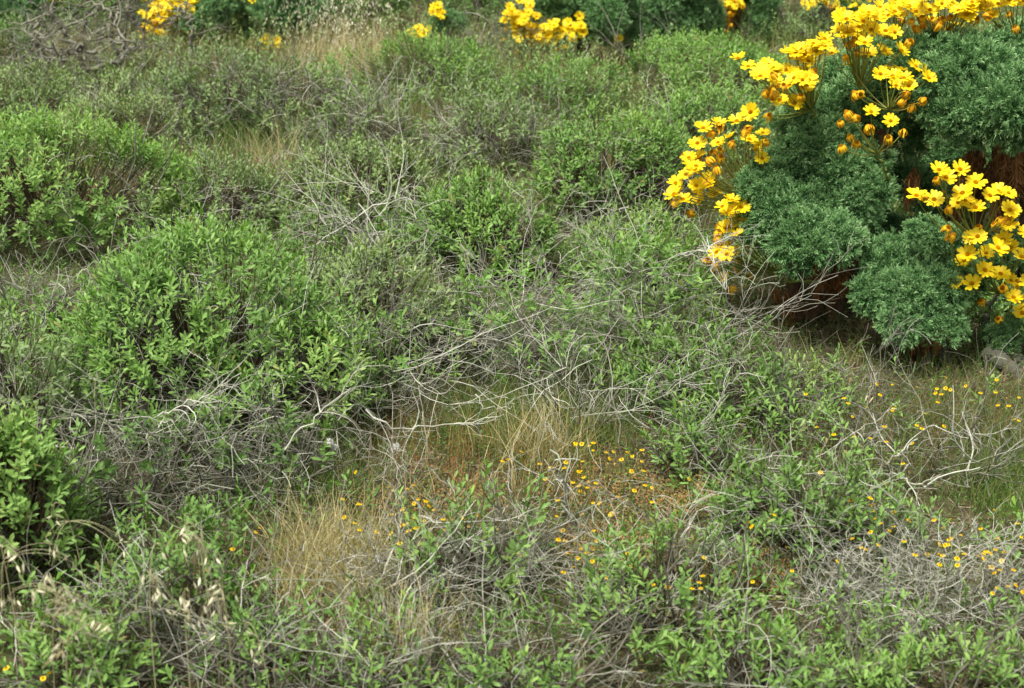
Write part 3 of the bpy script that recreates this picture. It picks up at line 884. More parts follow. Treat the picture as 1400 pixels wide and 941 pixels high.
up_px = [(1300, 142, 46), (1345, 148, 48), (1392, 138, 50), (1350, 88, 52), (1308, 82, 48), (1396, 78, 50), (1278, 108, 40), (1332, 178, 34), (1382, 176, 36), (1430, 110, 50), (1425, 170, 40), (1262, 75, 40), (1300, 180, 28), (1372, 112, 46), (1425, 60, 45)]
hubE = AT(1290, 60, 5.3); hubE2 = AT(1390, 55, 5.3)
fle = []
for lst, fd in ((E_fresh, False), (E_faded, True)):
    for x, y in lst:
        fle += flower_pts([(x, y)], fd, 5.22, AT(1225, 55, 5.3) if x < 1250 else (hubE if x < 1340 else hubE2))
b2 = G(1385, 400)
coreopsis('giant coreopsis at the upper right with feathery green domes over rusty trunks', b2,
          tuft_list(up_px, 5.02, .0013, 140, rngc, [(1330, 110, 50, 5.45), (1380, 100, 50, 5.45), (1300, 230, 55, 5.75), (1350, 240, 55, 5.8), (1400, 250, 55, 5.8), (1290, 290, 50, 5.7), (1430, 200, 60, 5.7)]), fle,
          [([b2, AT(1372, 280, 5.3), AT(1365, 190, 5.25), AT(1350, 110, 5.25)], .034, .022),
           ([G(1330, 405), AT(1338, 280, 5.25), AT(1335, 190, 5.2), AT(1310, 120, 5.25)], .03, .02),
           ([G(1400, 410), AT(1405, 260, 5.2), AT(1400, 150, 5.2)], .032, .022)],
          32, AT(1350, 240, 5.35),
          skirts=[(AT(1338, 185, 5.1), AT(1338, 268, 5.1), .03, 200), (AT(1362, 195, 5.12), AT(1362, 275, 5.12), .03, 180), (AT(1390, 190, 5.08), AT(1388, 280, 5.08), .034, 240), (AT(1322, 195, 5.2), AT(1320, 300, 5.2), .022, 150), (AT(1376, 195, 5.15), AT(1378, 300, 5.15), .025, 160), (AT(1415, 190, 5.1), AT(1412, 290, 5.1), .03, 180)])

fr_px = [(1272, 322, 34), (1214, 356, 37), (1258, 368, 40), (1202, 402, 40), (1276, 402, 42), (1236, 436, 40), (1310, 385, 36), (1240, 396, 40), (1290, 440, 30)]
hubD = AT(1360, 330, 4.72); hubD2 = AT(1375, 440, 4.7)
fld = []
for lst, fd in ((D_fresh, False), (D_faded, True)):
    for x, y in lst:
        if fd and rngc.uniform() < .25:
            continue
        fld += flower_pts([(x, y)], fd, 4.5, AT(1335, 330, 4.72) if y < 300 else (AT(1365, 400, 4.7) if y < 400 else hubD2))
b3 = G(1265, 503)
tl = tuft_list(fr_px, 4.66, .0012, 380, rngc, [(1345, 350, 36, 5.0), (1390, 340, 36, 5.0), (1345, 420, 30, 4.9), (1390, 410, 30, 4.9)]) + [(AT(1372, 462, 4.55), .06), (AT(1392, 448, 4.62), .06), (AT(1357, 456, 4.62), .045)]
coreopsis('low giant coreopsis in front with a loose spray of yellow daisies at the right edge', b3, tl, fld,
          [([b3, AT(1266, 460, 4.68), AT(1258, 400, 4.75)], .022, .018),
           ([G(1292, 500), AT(1284, 450, 4.72), AT(1285, 380, 4.8)], .02, .016),
           ([G(1425, 540), AT(1400, 522, 4.42), AT(1375, 497, 4.46), AT(1348, 482, 4.52)], .03, .026),
           ([G(1430, 535), AT(1400, 500, 4.5), AT(1375, 478, 4.55), AT(1352, 466, 4.6)], .032, .028),
           ([AT(1352, 466, 4.6), AT(1345, 430, 4.75), AT(1365, 400, 4.72)], .016, .006),
           ([AT(1348, 482, 4.52), AT(1370, 460, 4.6), AT(1375, 440, 4.7)], .012, .005)],
          33, AT(1260, 430, 4.9), barkm='bark',
          skirts=[(AT(1255, 462, 4.58), AT(1247, 508, 4.58), .028, 150), (AT(1278, 436, 4.6), AT(1270, 488, 4.6), .028, 170), (AT(1310, 400, 4.9), AT(1308, 470, 4.9), .025, 130), (AT(1335, 410, 4.9), AT(1335, 480, 4.9), .025, 130)])


def far_coreopsis(label, base_px, tuft_px, fresh_px, faded_px, Y, R, seed, trunks=(), skirts=()):
    rng = np.random.default_rng(seed)
    b = G(*base_px)
    tl = []
    for x, y in tuft_px:
        tl.append((AT(x, y, Y + rng.normal() * .1), R * rng.uniform(.9, 1.15)))
        pass
    fp = []
    for lst, fd in ((fresh_px, False), (faded_px, True)):
        for x, y in lst:
            hub = AT(x + rng.normal() * 6, y + 22, Y + .05)
            fp.append((AT(x, y, Y - .15 + rng.normal() * .08), fd, hub))
    mid = AT(base_px[0], base_px[1] - 40, Y + .1)
    return coreopsis(label, b, tl, fp, [([b, mid] + [AT(*t, Y + .1) for t in tr], .035, .018) for tr in trunks], seed, mid, skirts=[(AT(x, y0, Y - .05), AT(x, y1, Y - .05), .06, 130) for x, y0, y1 in skirts])


def blob(cx, cy, sx, sy, n, rng):
    return [(cx + rng.normal() * sx, cy + rng.normal() * sy) for _ in range(n)]


rf = np.random.default_rng(21)
far_coreopsis('distant coreopsis tree with yellow flowers on its left, behind the olive brown shrub', (345, 82),
              [(300, 5), (320, 25), (290, 30), (345, -5), (370, 10), (395, 5), (405, 25), (380, 30), (400, 45), (310, 48), (290, 50), (275, 20), (350, -25), (390, -20), (310, -20), (270, -10), (330, 60), (415, 20), (315, 68), (395, 62), (262, 25), (250, 5), (270, 48), (430, 5), (425, 40), (275, -5)],
              blob(222, 24, 15, 15, 52, rf) + blob(245, 2, 18, 6, 18, rf) + [(330, 3), (338, 11), (345, 1), (325, -4)] + blob(372, 60, 12, 6, 18, rf) + blob(250, 20, 14, 10, 12, rf), blob(222, 40, 12, 10, 14, rf), 9.7, .13, 41,
              trunks=[[(345, 30), (350, 5)], [(352, 48), (385, 32), (400, 20)], [(322, 30), (300, 10)]])
far_coreopsis('distant coreopsis with a bank of yellow flowers in front, top centre', (800, 75),
              [(790, 10), (815, 0), (830, 20), (800, 30), (770, 5), (845, 5), (760, -15), (800, -20), (840, -20), (745, 10), (820, 40), (790, 48)],
              blob(712, 28, 11, 14, 40, rf) + blob(735, 45, 26, 9, 28, rf) + blob(770, 38, 15, 8, 24, rf) + [(792, 22), (795, 35), (760, 30), (720, 5), (722, -5), (846, 53)], blob(725, 52, 18, 8, 12, rf), 9.3, .12, 42,
              trunks=[[(790, 20)], [(820, 10)]])
far_coreopsis('dark green feathery coreopsis mound at the top edge without flowers', (920, 62),
              [(870, 5), (890, -5), (910, 0), (930, -5), (950, 0), (880, 18), (905, 15), (925, 12), (945, 15), (962, 12), (875, 32), (900, 32), (925, 28), (948, 30), (965, 28), (890, -25), (920, -25), (950, -20), (885, 45), (940, 44)],
              [], [], 9.6, .14, 43, trunks=[[(905, 20)], [(935, 20)]])
far_coreopsis('distant coreopsis with hanging orange flowers over a rusty trunk, top edge', (1005, 60),
              [(1030, 5), (1040, 20), (1025, -15), (1048, -5), (1010, -20), (985, -22), (1035, 32)],
              blob(995, 3, 13, 5, 20, rf), blob(998, 10, 12, 8, 12, rf) + [(995, 24), (998, 33), (994, 41)], 9.8, .12, 44, trunks=[[(995, 10)], [(1012, 5)]],
              skirts=[(985, 10, 45), (1005, 5, 45), (1018, 8, 40)])
far_coreopsis('small distant coreopsis with yellow flowers behind the upper daisies', (1130, 35),
              [(1115, 12), (1130, 5), (1150, 8), (1140, 20), (1165, 5), (1120, 25)], blob(1115, 6, 12, 5, 14, rf) + blob(1165, 3, 14, 4, 12, rf), blob(1130, 12, 15, 5, 6, rf), 10.2, .11, 45, trunks=[[(1130, 15)]])
far_coreopsis('dark coreopsis in the top left corner with few orange flowers', (45, 62),
              [(10, 5), (30, 15), (50, 8), (20, 25), (45, 25), (65, 15), (5, -15), (35, -15), (60, -10), (75, 28), (10, 38), (85, 10), (30, 40), (62, 38)],
              blob(85, 2, 8, 4, 8, rf) + [(43, 2), (48, -2)], blob(95, 5, 8, 3, 4, rf), 10.0, .14, 46, trunks=[[(40, 20)]])
far_coreopsis('tiny coreopsis with one tuft of yellow flowers beyond the green mound', (608, 52),
              [(612, 25), (600, 30), (622, 30)], blob(600, 17, 5, 4, 11, rf) + blob(572, 45, 8, 4, 16, rf), [], 9.4, .07, 47, trunks=[[(606, 30)]])

# ------------------------------------------------------------------ bushes beyond the top of the frame (seen in gaps)
rb = np.random.default_rng(5)
src = shrub((620, 760, -60, 12), 'dark bush far behind at the top edge of the slope', near=False, K=10, dens=260, ll=.036, lw=.014, dead=60, tb=.4, nl=6, hmax=1.2, leaf='leaf_c', name='distant_bush', group='dark bushes far behind')


def copy_thing(o, loc, rz, s):
    c = o.copy(); C.objects.link(c)
    c.location = loc; c.rotation_euler = (0, 0, rz); c.scale = (s, s, s)
    for ch in list(o.children):
        k = ch.copy(); C.objects.link(k); k.parent = c
    return c


for k in range(26):
    x = -6.5 + k % 13 * 1.08 + rb.uniform(-.3, .3); y = 12.1 + (k // 13) * 1.9 + rb.uniform(-.4, .4)
    copy_thing(src, (x * (1 + .1 * (k // 13)), y, float(ground_z(x, y))), rb.uniform(0, TAU), rb.uniform(1.0, 1.6))


# ------------------------------------------------------------------ ground
def ground():
    n = 150
    g = np.linspace(-1, 1, n)
    a = np.sign(g) * (np.abs(g) ** 2.6) * 160
    X, Yy = np.meshgrid(a, a + 5, indexing='ij')
    Z = ground_z(X, Yy)
    V = np.stack([X, Yy, Z], -1).reshape(-1, 3)
    idx = np.arange(n * n).reshape(n, n)
    Fq = np.stack([idx[:-1, :-1], idx[1:, :-1], idx[1:, 1:], idx[:-1, 1:]], -1).reshape(-1, 4)
    o = put('ground', [(V, Fq, 0.5, 0)], M['soil'], smooth=True)
    tag(o, 'dry brown soil of the heath showing between plants', kind='structure')


ground()
rg = np.random.default_rng(11)


def scatter_px(n, x0, x1, y0, y1, rng):
    """uniform over the ground inside a region given by its sighted corners"""
    c = np.array([G(x0, y0)[:2], G(x1, y0)[:2], G(x1, y1)[:2], G(x0, y1)[:2]])
    lo, hi = c.min(0), c.max(0)
    out = np.empty((0, 2))
    while len(out) < n:
        p = rng.uniform(lo, hi, (n * 3, 2))
        f = (p[:, 1] - c[3, 1]) / (c[0, 1] - c[3, 1])
        xl = c[3, 0] + (c[0, 0] - c[3, 0]) * f; xr = c[2, 0] + (c[1, 0] - c[2, 0]) * f
        out = np.concatenate([out, p[(p[:, 0] > xl) & (p[:, 0] < xr)]])
    out = out[:n]
    return np.column_stack([out, ground_z(out[:, 0], out[:, 1])])


def ellipse_px(n, cx, cy, rx, ry, rng):
    a = rng.uniform(0, TAU, n); q = np.sqrt(rng.uniform(0, 1, n)) * (1 + .25 * rng.normal(size=n))
    P = np.array([G(cx + math.cos(t) * k * rx, cy + math.sin(t) * k * ry) for t, k in zip(a, q)])
    return P


def blades(P, h, w, tint, rng, lean=.35, segs=4):
    n = len(P)
    d = np.column_stack([rng.normal(size=(n, 2)) * lean, np.ones(n)])
    pl = walk(P, d, h, rng, segs, .18, np.array([0, 0, -.04]))
    W = w[:, None] * np.linspace(1, .15, segs + 1)[None]
    return ribbons(pl, W, tint, 0, rng)


# thin grass over all of the heath
Pg = scatter_px(30000, -60, 1460, 300, 960, rg)
lg = Lumps(rg, 3.0)
tn = np.clip(.22 + .2 * lg(Pg) + rg.normal(size=len(Pg)) * .16, 0, 1)
o = put('grass', [blades(Pg, rg.uniform(.03, .13, len(Pg)), rg.uniform(.0012, .003, len(Pg)), tn, rg)], M['grass'])
tag(o, 'thin green and straw grass between the shrubs', 'grass', kind='stuff')
Pf = scatter_px(30000, -60, 1460, 40, 320, rg)
o = put('grass', [blades(Pf, rg.uniform(.08, .28, len(Pf)), rg.uniform(.002, .0045, len(Pf)), np.clip(.45 + .25 * lg(Pf) + rg.normal(size=len(Pf)) * .15, 0, 1), rg)], M['grass'])
tag(o, 'rough grass on the far part of the heath', 'grass', kind='stuff')
# fine green grass under the coreopsis and in the centre
Pp = np.concatenate([ellipse_px(2400, 1310, 590, 150, 80, rg), ellipse_px(3000, 720, 590, 150, 50, rg), ellipse_px(1500, 1380, 670, 60, 50, rg), ellipse_px(1600, 430, 640, 80, 60, rg)])
o = put('grass', [blades(Pp, rg.uniform(.04, .14, len(Pp)), rg.uniform(.0012, .0026, len(Pp)), np.clip(rg.normal(.33, .2, len(Pp)), 0, 1), rg, .25)], M['grass'])
tag(o, 'fine green and tan grass on the open floor under the coreopsis', 'grass', kind='stuff')
# red-brown and straw upright stems on the open floor
Ps = np.concatenate([ellipse_px(900, 740, 660, 260, 70, rg), ellipse_px(250, 1290, 590, 160, 80, rg), ellipse_px(500, 600, 610, 160, 40, rg)])
o = put('dry_grass', [blades(Ps, rg.uniform(.04, .15, len(Ps)), rg.uniform(.0012, .0022, len(Ps)), np.clip(rg.normal(.6, .25, len(Ps)), 0, 1), rg, .15)], M['red'])
tag(o, 'thin upright red-brown stems on the open floor', 'dry grass', kind='stuff')


def to_px(P):
    d = P - EYE
    cp, sp = math.cos(PITCH), math.sin(PITCH)
    f = d[:, 1] * cp - d[:, 2] * sp
    u = d[:, 1] * sp + d[:, 2] * cp
    return PW / 2 + FPX * d[:, 0] / f, PH / 2 - FPX * u / f


OPEN = [(455, 800, 120, 80), (740, 665, 240, 70), (1310, 585, 170, 100), (1340, 690, 120, 70), (430, 640, 90, 50), (850, 760, 110, 50), (370, 245, 50, 25), (720, 590, 160, 45), (590, 700, 130, 60), (60, 365, 150, 45), (800, 305, 80, 26), (300, 660, 270, 70), (1130, 480, 150, 60), (640, 215, 90, 25), (1240, 830, 190, 50), (300, 190, 120, 30)]


def undergrowth(n, y0, y1, tmpl, K, L, W, label, seed, zmax, mat):
    rng = np.random.default_rng(seed)
    P = scatter_px(n, -60, 1460, y0, y1, rng)
    x, y = to_px(P)
    k = Lumps(rng, 5)(P) > -.25 + rng.normal(size=len(P)) * .3
    for cx, cy, rx, ry in OPEN:
        k &= (((x - cx) / rx) ** 2 + ((y - cy) / ry) ** 2 > 1) | (rng.uniform(size=len(P)) < .07)
    P = P[k]
    m = len(P)
    A = unit(np.column_stack([rng.normal(size=(m, 2)) * .35, np.ones(m)]))
    Ls = rng.uniform(.06, .13, m)
    hz = rng.uniform(0, zmax, m)
    B = P + np.column_stack([np.zeros((m, 2)), hz])
    tb = .5 + .15 * Lumps(rng, 2.5)(P) + rng.normal(size=m) * .08
    t = np.linspace(0, 1, 4)[None, :, None]
    st = P[:, None] * (1 - t) + (B + A * Ls[:, None])[:, None] * t + rng.normal(size=(m, 4, 3)) * .006
    o = put('undergrowth', [shoots(B, A, Ls, rng, K, L, W, tmpl, tb, .09), tubes(st, np.tile([.0015, .0013, .0011, .0007], (m, 1)), np.full(m, .5), 3, 1, rng)], [M[mat], M['stem']])
    tag(o, label, 'undergrowth', kind='stuff')


undergrowth(6000, 330, 960, LEAF8, 11, .027, .008, 'low leafy undergrowth filling the ground between the nearer shrubs', 71, .10, 'leaf_a')
undergrowth(6000, 40, 340, LEAF5, 9, .029, .010, 'low leafy undergrowth filling the ground between the far shrubs', 72, .18, 'leaf_b')

Pl = np.concatenate([ellipse_px(3200, 1300, 590, 160, 80, rg), ellipse_px(1200, 1100, 560, 100, 60, rg)])
o = put('dry_grass', [blades(Pl, rg.uniform(.03, .11, len(Pl)), rg.uniform(.0012, .0024, len(Pl)), rg.uniform(0, .75, len(Pl)), rg, .4)], M['litter'])
tag(o, 'dull brown dry stems on the shaded floor under the coreopsis', 'dry grass', kind='stuff')
# golden dry grass
Pd = np.concatenate([ellipse_px(1350, 465, 795, 100, 66, rg), ellipse_px(420, 740, 625, 60, 22, rg), ellipse_px(400, 560, 900, 60, 30, rg), ellipse_px(160, 640, 690, 160, 60, rg)])
o = put('dry_grass', [blades(Pd, rg.uniform(.07, .24, len(Pd)), rg.uniform(.0016, .0042, len(Pd)), np.clip(rg.normal(.82, .17, len(Pd)), 0, 1), rg, .33)], M['grass'])
tag(o, 'golden dry grass in a patch at the front', 'dry grass', kind='stuff')
Pd = np.concatenate([ellipse_px(1100, 468, 100, 75, 30, rg), ellipse_px(120, 375, 240, 40, 20, rg)])
o = put('dry_grass', [blades(Pd, rg.uniform(.12, .36, len(Pd)), rg.uniform(.002, .004, len(Pd)), np.clip(rg.normal(.97, .06, len(Pd)), 0, 1), rg, .25)], M['grass'])
tag(o, 'tall pale dry grass beside the green mound, upper left', 'dry grass', kind='stuff')


Po = np.concatenate([ellipse_px(900, 470, 88, 65, 28, rg), ellipse_px(110, 405, 100, 28, 12, rg)])
no = len(Po)
Po = Po + np.column_stack([rg.normal(size=(no, 2)) * .05, rg.uniform(.18, .5, no)])
Do = unit(np.column_stack([rg.normal(size=(no, 2)) * .4, -np.ones(no)])); No = unit(np.cross(Do, np.cross(rg.normal(size=(no, 3)), Do)))
o = put('oat_grass', [leaves(Po, Do, No, rg.uniform(.018, .028, no), rg.uniform(.005, .008, no), rg.uniform(.5, 1, no), LEAF5)], M['oat'])
tag(o, 'pale oat ears hanging in the tall dry grass, upper left', 'dry grass', kind='stuff')


# reddish small herbs
def herbs(P, rng, hmax, L, W, tmu, tsd, mat, name, label):
    n = len(P)
    B = P + np.column_stack([rng.normal(size=(n, 2)) * .004, rng.uniform(.002, hmax, n)])
    D = unit(np.column_stack([rng.normal(size=(n, 2)), rng.uniform(-.1, 1.0, n)]))
    Nn = unit(np.cross(D, np.cross(np.tile([0, 0, 1.0], (n, 1)), D)) + 1e-6)
    l = rng.uniform(.6, 1.3, n)
    o = put(name, [leaves(B, D, Nn, L * l, W * l, np.clip(rng.normal(tmu, tsd, n), 0, 1), LEAF5)], mat)
    tag(o, label, 'ground cover', kind='stuff')


Pr = np.concatenate([ellipse_px(2000, 860, 680, 120, 45, rg), ellipse_px(1700, 600, 700, 110, 45, rg), ellipse_px(1500, 940, 690, 50, 25, rg), ellipse_px(1800, 830, 760, 80, 35, rg), ellipse_px(1800, 1030, 790, 60, 40, rg), ellipse_px(600, 1290, 570, 120, 50, rg)])
herbs(Pr, rg, .05, .010, .0042, .36, .28, M['red'], 'red_groundcover', 'small reddish herbs covering the open ground in the centre')
Pw = scatter_px(38000, -60, 1460, 300, 960, rg)
herbs(Pw, rg, .06, .014, .005, .3, .2, M['leaf_c'], 'green_groundcover', 'small green herbs close to the soil')
Pw = scatter_px(16000, -60, 1460, 300, 960, rg)
nl = len(Pw)
d = np.column_stack([rg.normal(size=(nl, 2)), rg.uniform(-.05, .25, nl)])
lt = walk(Pw + np.array([0, 0, .006]), d, rg.uniform(.02, .09, nl), rg, 3, .2)
lt[..., 2] = np.maximum(lt[..., 2], ground_z(lt[..., 0], lt[..., 1]) + .002)
o = put('twig_litter', [tubes(lt, np.full((nl, 4), .0010) * rg.uniform(.6, 1.6, (nl, 1)), rg.uniform(0, 1, nl), 3, 0, rg)], M['litter'])
tag(o, 'broken twiglets lying on the soil', 'litter', kind='stuff')


# ------------------------------------------------------------------ bleached single sticks
def stick(pts, r, label, seed, kids=4):
    rng = np.random.default_rng(seed)
    P = np.array([G(x, y, a) + np.array([0, 0, a]) for x, y, a in pts])
    n = 14
    t = np.linspace(0, len(P) - 1, n); i = np.clip(t.astype(int), 0, len(P) - 2); f = (t - i)[:, None]
    Q = P[i] * (1 - f) + P[i + 1] * f
    Q[1:-1] += rng.normal(size=(n - 2, 3)) * .006
    parts = [tubes(Q[None], (r * .68 * np.linspace(1, .45, n) * rng.uniform(.85, 1.15, n))[None], np.array([.7]), 6, 0, rng)]
    if kids:
        j = rng.integers(3, n - 1, kids)
        tg = Q[np.minimum(j + 1, n - 1)] - Q[j - 1]
        tr = twig_tree(Q[j], unit(tg) + perp(unit(tg), rng) * .9, rng.uniform(.06, .22, kids), np.full(kids, r * .5), rng, 2, 1, .3)
        parts += twig_parts(tr, rng, .5, 1)
    o = put('dead_branch', parts, M['twig'], None, Q[0])
    tag(o, label, 'dead branch')


stick([(785, 725, .0), (775, 690, .10), (772, 655, .18), (752, 615, .26)], .007, 'upright bleached forked stick beside the small yellow flowers', 1, 5)
stick([(770, 700, .0), (758, 660, .12), (755, 620, .22)], .0045, 'thin bleached stick leaning beside the forked one', 2, 3)
stick([(575, 705, .16), (610, 715, .18), (660, 712, .19), (715, 716, .17)], .0032, 'long thin level twig over the front sprawling shrub', 3, 4)
stick([(790, 800, .05), (800, 770, .12), (850, 740, .12), (880, 700, .14)], .0032, 'bent pale twig rising right of the front sprawling shrub', 4, 4)
stick([(1050, 640, .05), (1110, 635, .12), (1165, 590, .14), (1205, 572, .16)], .003, 'forked pale branch reaching up from the low spreading shrub', 5, 4)
stick([(1165, 590, .1), (1190, 608, .12), (1215, 605, .10)], .003, 'short crooked twig crossing the forked pale branch', 6, 2)
stick([(1210, 637, .02), (1230, 618, .05), (1255, 600, .08)], .007, 'grey lichen-covered stick on the grass below the coreopsis', 7, 2)
stick([(1205, 640, .02), (1240, 660, .03), (1275, 665, .03)], .007, 'thick grey stick lying beside the dark pile of branches', 8, 3)
stick([(1275, 640, .02), (1300, 644, .03), (1325, 650, .03)], .0028, 'straight pale twig lying on the grass at the right', 9, 0)
stick([(1280, 612, .02), (1310, 590, .04), (1345, 580, .05)], .0036, 'grey branch on top of the dark pile at the right', 10, 4)
stick([(1120, 745, .02), (1180, 705, .08), (1230, 735, .08), (1290, 740, .1)], .0036, 'long arching twig over the grey dead tangle', 11, 5)
stick([(1300, 775, .03), (1350, 750, .08), (1400, 728, .12)], .0028, 'pale branch rising to the right edge over the dead tangle', 12, 5)
stick([(1330, 735, .0), (1331, 710, .08)], .005, 'short grey stump stick standing among the yellow flowers at the right', 13, 0)
stick([(500, 560, .25), (540, 590, .2), (600, 583, .18), (680, 570, .2)], .0045, 'long pale branch lying low across the centre of the heath', 14, 6)
stick([(545, 700, .0), (540, 640, .1), (548, 560, .28)], .003, 'single thin upright pale stem near the white seed heads', 15, 1)
stick([(650, 540, .1), (660, 558, .08), (700, 556, .1)], .0042, 'curved bleached twig with a hooked end in the centre', 16, 1)
stick([(785, 510, .3), (800, 540, .22), (808, 570, .1)], .0036, 'drooping pale twig in front of the wide mat', 17, 2)
stick([(390, 615, .25), (440, 560, .35), (480, 530, .4)], .0042, 'slanting pale twig on the right flank of the big rounded shrub', 18, 4)
stick([(215, 570, .3), (270, 545, .36), (330, 510, .45)], .0042, 'pale forked branch in front of the leaves of the big rounded shrub', 19, 6)
stick([(200, 600, .25), (225, 575, .3), (250, 565, .34)], .005, 'kinked white twig low on the big rounded shrub', 20, 3)
stick([(300, 640, .12), (340, 632, .14), (365, 630, .15)], .004, 'straight white twig across the dark heap of twigs', 21, 1)
stick([(910, 570, .0), (990, 545, .18), (1010, 500, .3)], .0032, 'thin pale branch arching before the dark green shrub', 22, 4)
stick([(1075, 800, .0), (1070, 845, .05), (1090, 905, .1)], .0036, 'pale stem hanging into the front at the lower right', 23, 2)
stick([(210, 790, .05), (195, 740, .2), (180, 728, .26)], .0042, 'bare pale twig above the loose green shrub at the lower left', 24, 2)
stick([(250, 800, .05), (235, 760, .18), (213, 725, .3)], .0045, 'straight bleached stick above the loose green shrub at the lower left', 25, 1)
stick([(1060, 460, .2), (1020, 440, .35), (985, 390, .5), (960, 330, .6)], .0045, 'long curving bleached branch in front of the flowering bush', 26, 6)
stick([(600, 330, .4), (570, 300, .5), (560, 270, .55)], .004, 'pale twig standing left of the dense centre shrub', 27, 5)


# ------------------------------------------------------------------ small yellow ground flowers
def make_daisy(seed, h):
    rng = np.random.default_rng(seed)
    n = 9
    az = np.arange(n) * TAU / n
    rad = np.stack([np.cos(az), np.sin(az), np.zeros(n)], 1)
    Z = np.array([0, 0, 1.0])
    top = np.array([rng.normal() * .008, rng.normal() * .008, h])
    t = unit(Z + rng.normal(size=3) * .22)
    q = unit(np.cross(t, [1, 0, .1])); w = np.cross(t, q)
    Rm = np.stack([q, w, t], 0)
    D = unit(rad + Z * .1) @ Rm; Nn = unit(Z - rad * .1) @ Rm
    pts = np.tile(top, (n, 1))
    pet = leaves(pts, D, Nn, rng.uniform(.0075, .0095, n), np.full(n, .0048), rng.uniform(.1, .7, n), LEAF5, mi=0)
    k = np.arange(14); rr = .0032 * np.sqrt((k + .5) / 14); a = k * 2.4
    B = top + np.stack([rr * np.cos(a), rr * np.sin(a), np.full(14, .001)], 1) @ Rm
    dsc = tubes(np.stack([B, B + t * .002], 1), np.tile([.0009, .0006], (14, 1)), rng.uniform(0, .6, 14), 4, 1, rng)
    s = np.linspace(0, 1, 5)[:, None]
    stem = tubes((s * top + np.array([1, .5, 0]) * .006 * np.sin(s * 3))[None], np.full((1, 5), .0008), np.array([.4]), 4, 2, rng)
    m = 5
    lv = leaves(s[1:-1].repeat(2, 0)[:m] * top, unit(rng.normal(size=(m, 3)) + Z), unit(rng.normal(size=(m, 3)) + Z), np.full(m, .02), np.full(m, .002), np.full(m, .5), LEAF5, mi=2)
    me = mesh_of('yellow_daisy', [pet, dsc, stem, lv])
    for k_ in ('petal', 'disc', 'core_stem'):
        me.materials.append(M[k_])
    return me


DAISY = [make_daisy(600 + i, h) for i, h in enumerate((.11, .13, .15, .17, .14, .19))]
DH = (.11, .13, .15, .17, .14, .19)


def q450(l): return [(450 + x / 2.8, 605 + y / 2.8) for x, y in l]
def q900(l): return [(900 + x / 2.8, 605 + y / 2.8) for x, y in l]
def q1000(l): return [(1000 + x / 3.5, 420 + y / 3.5) for x, y in l]


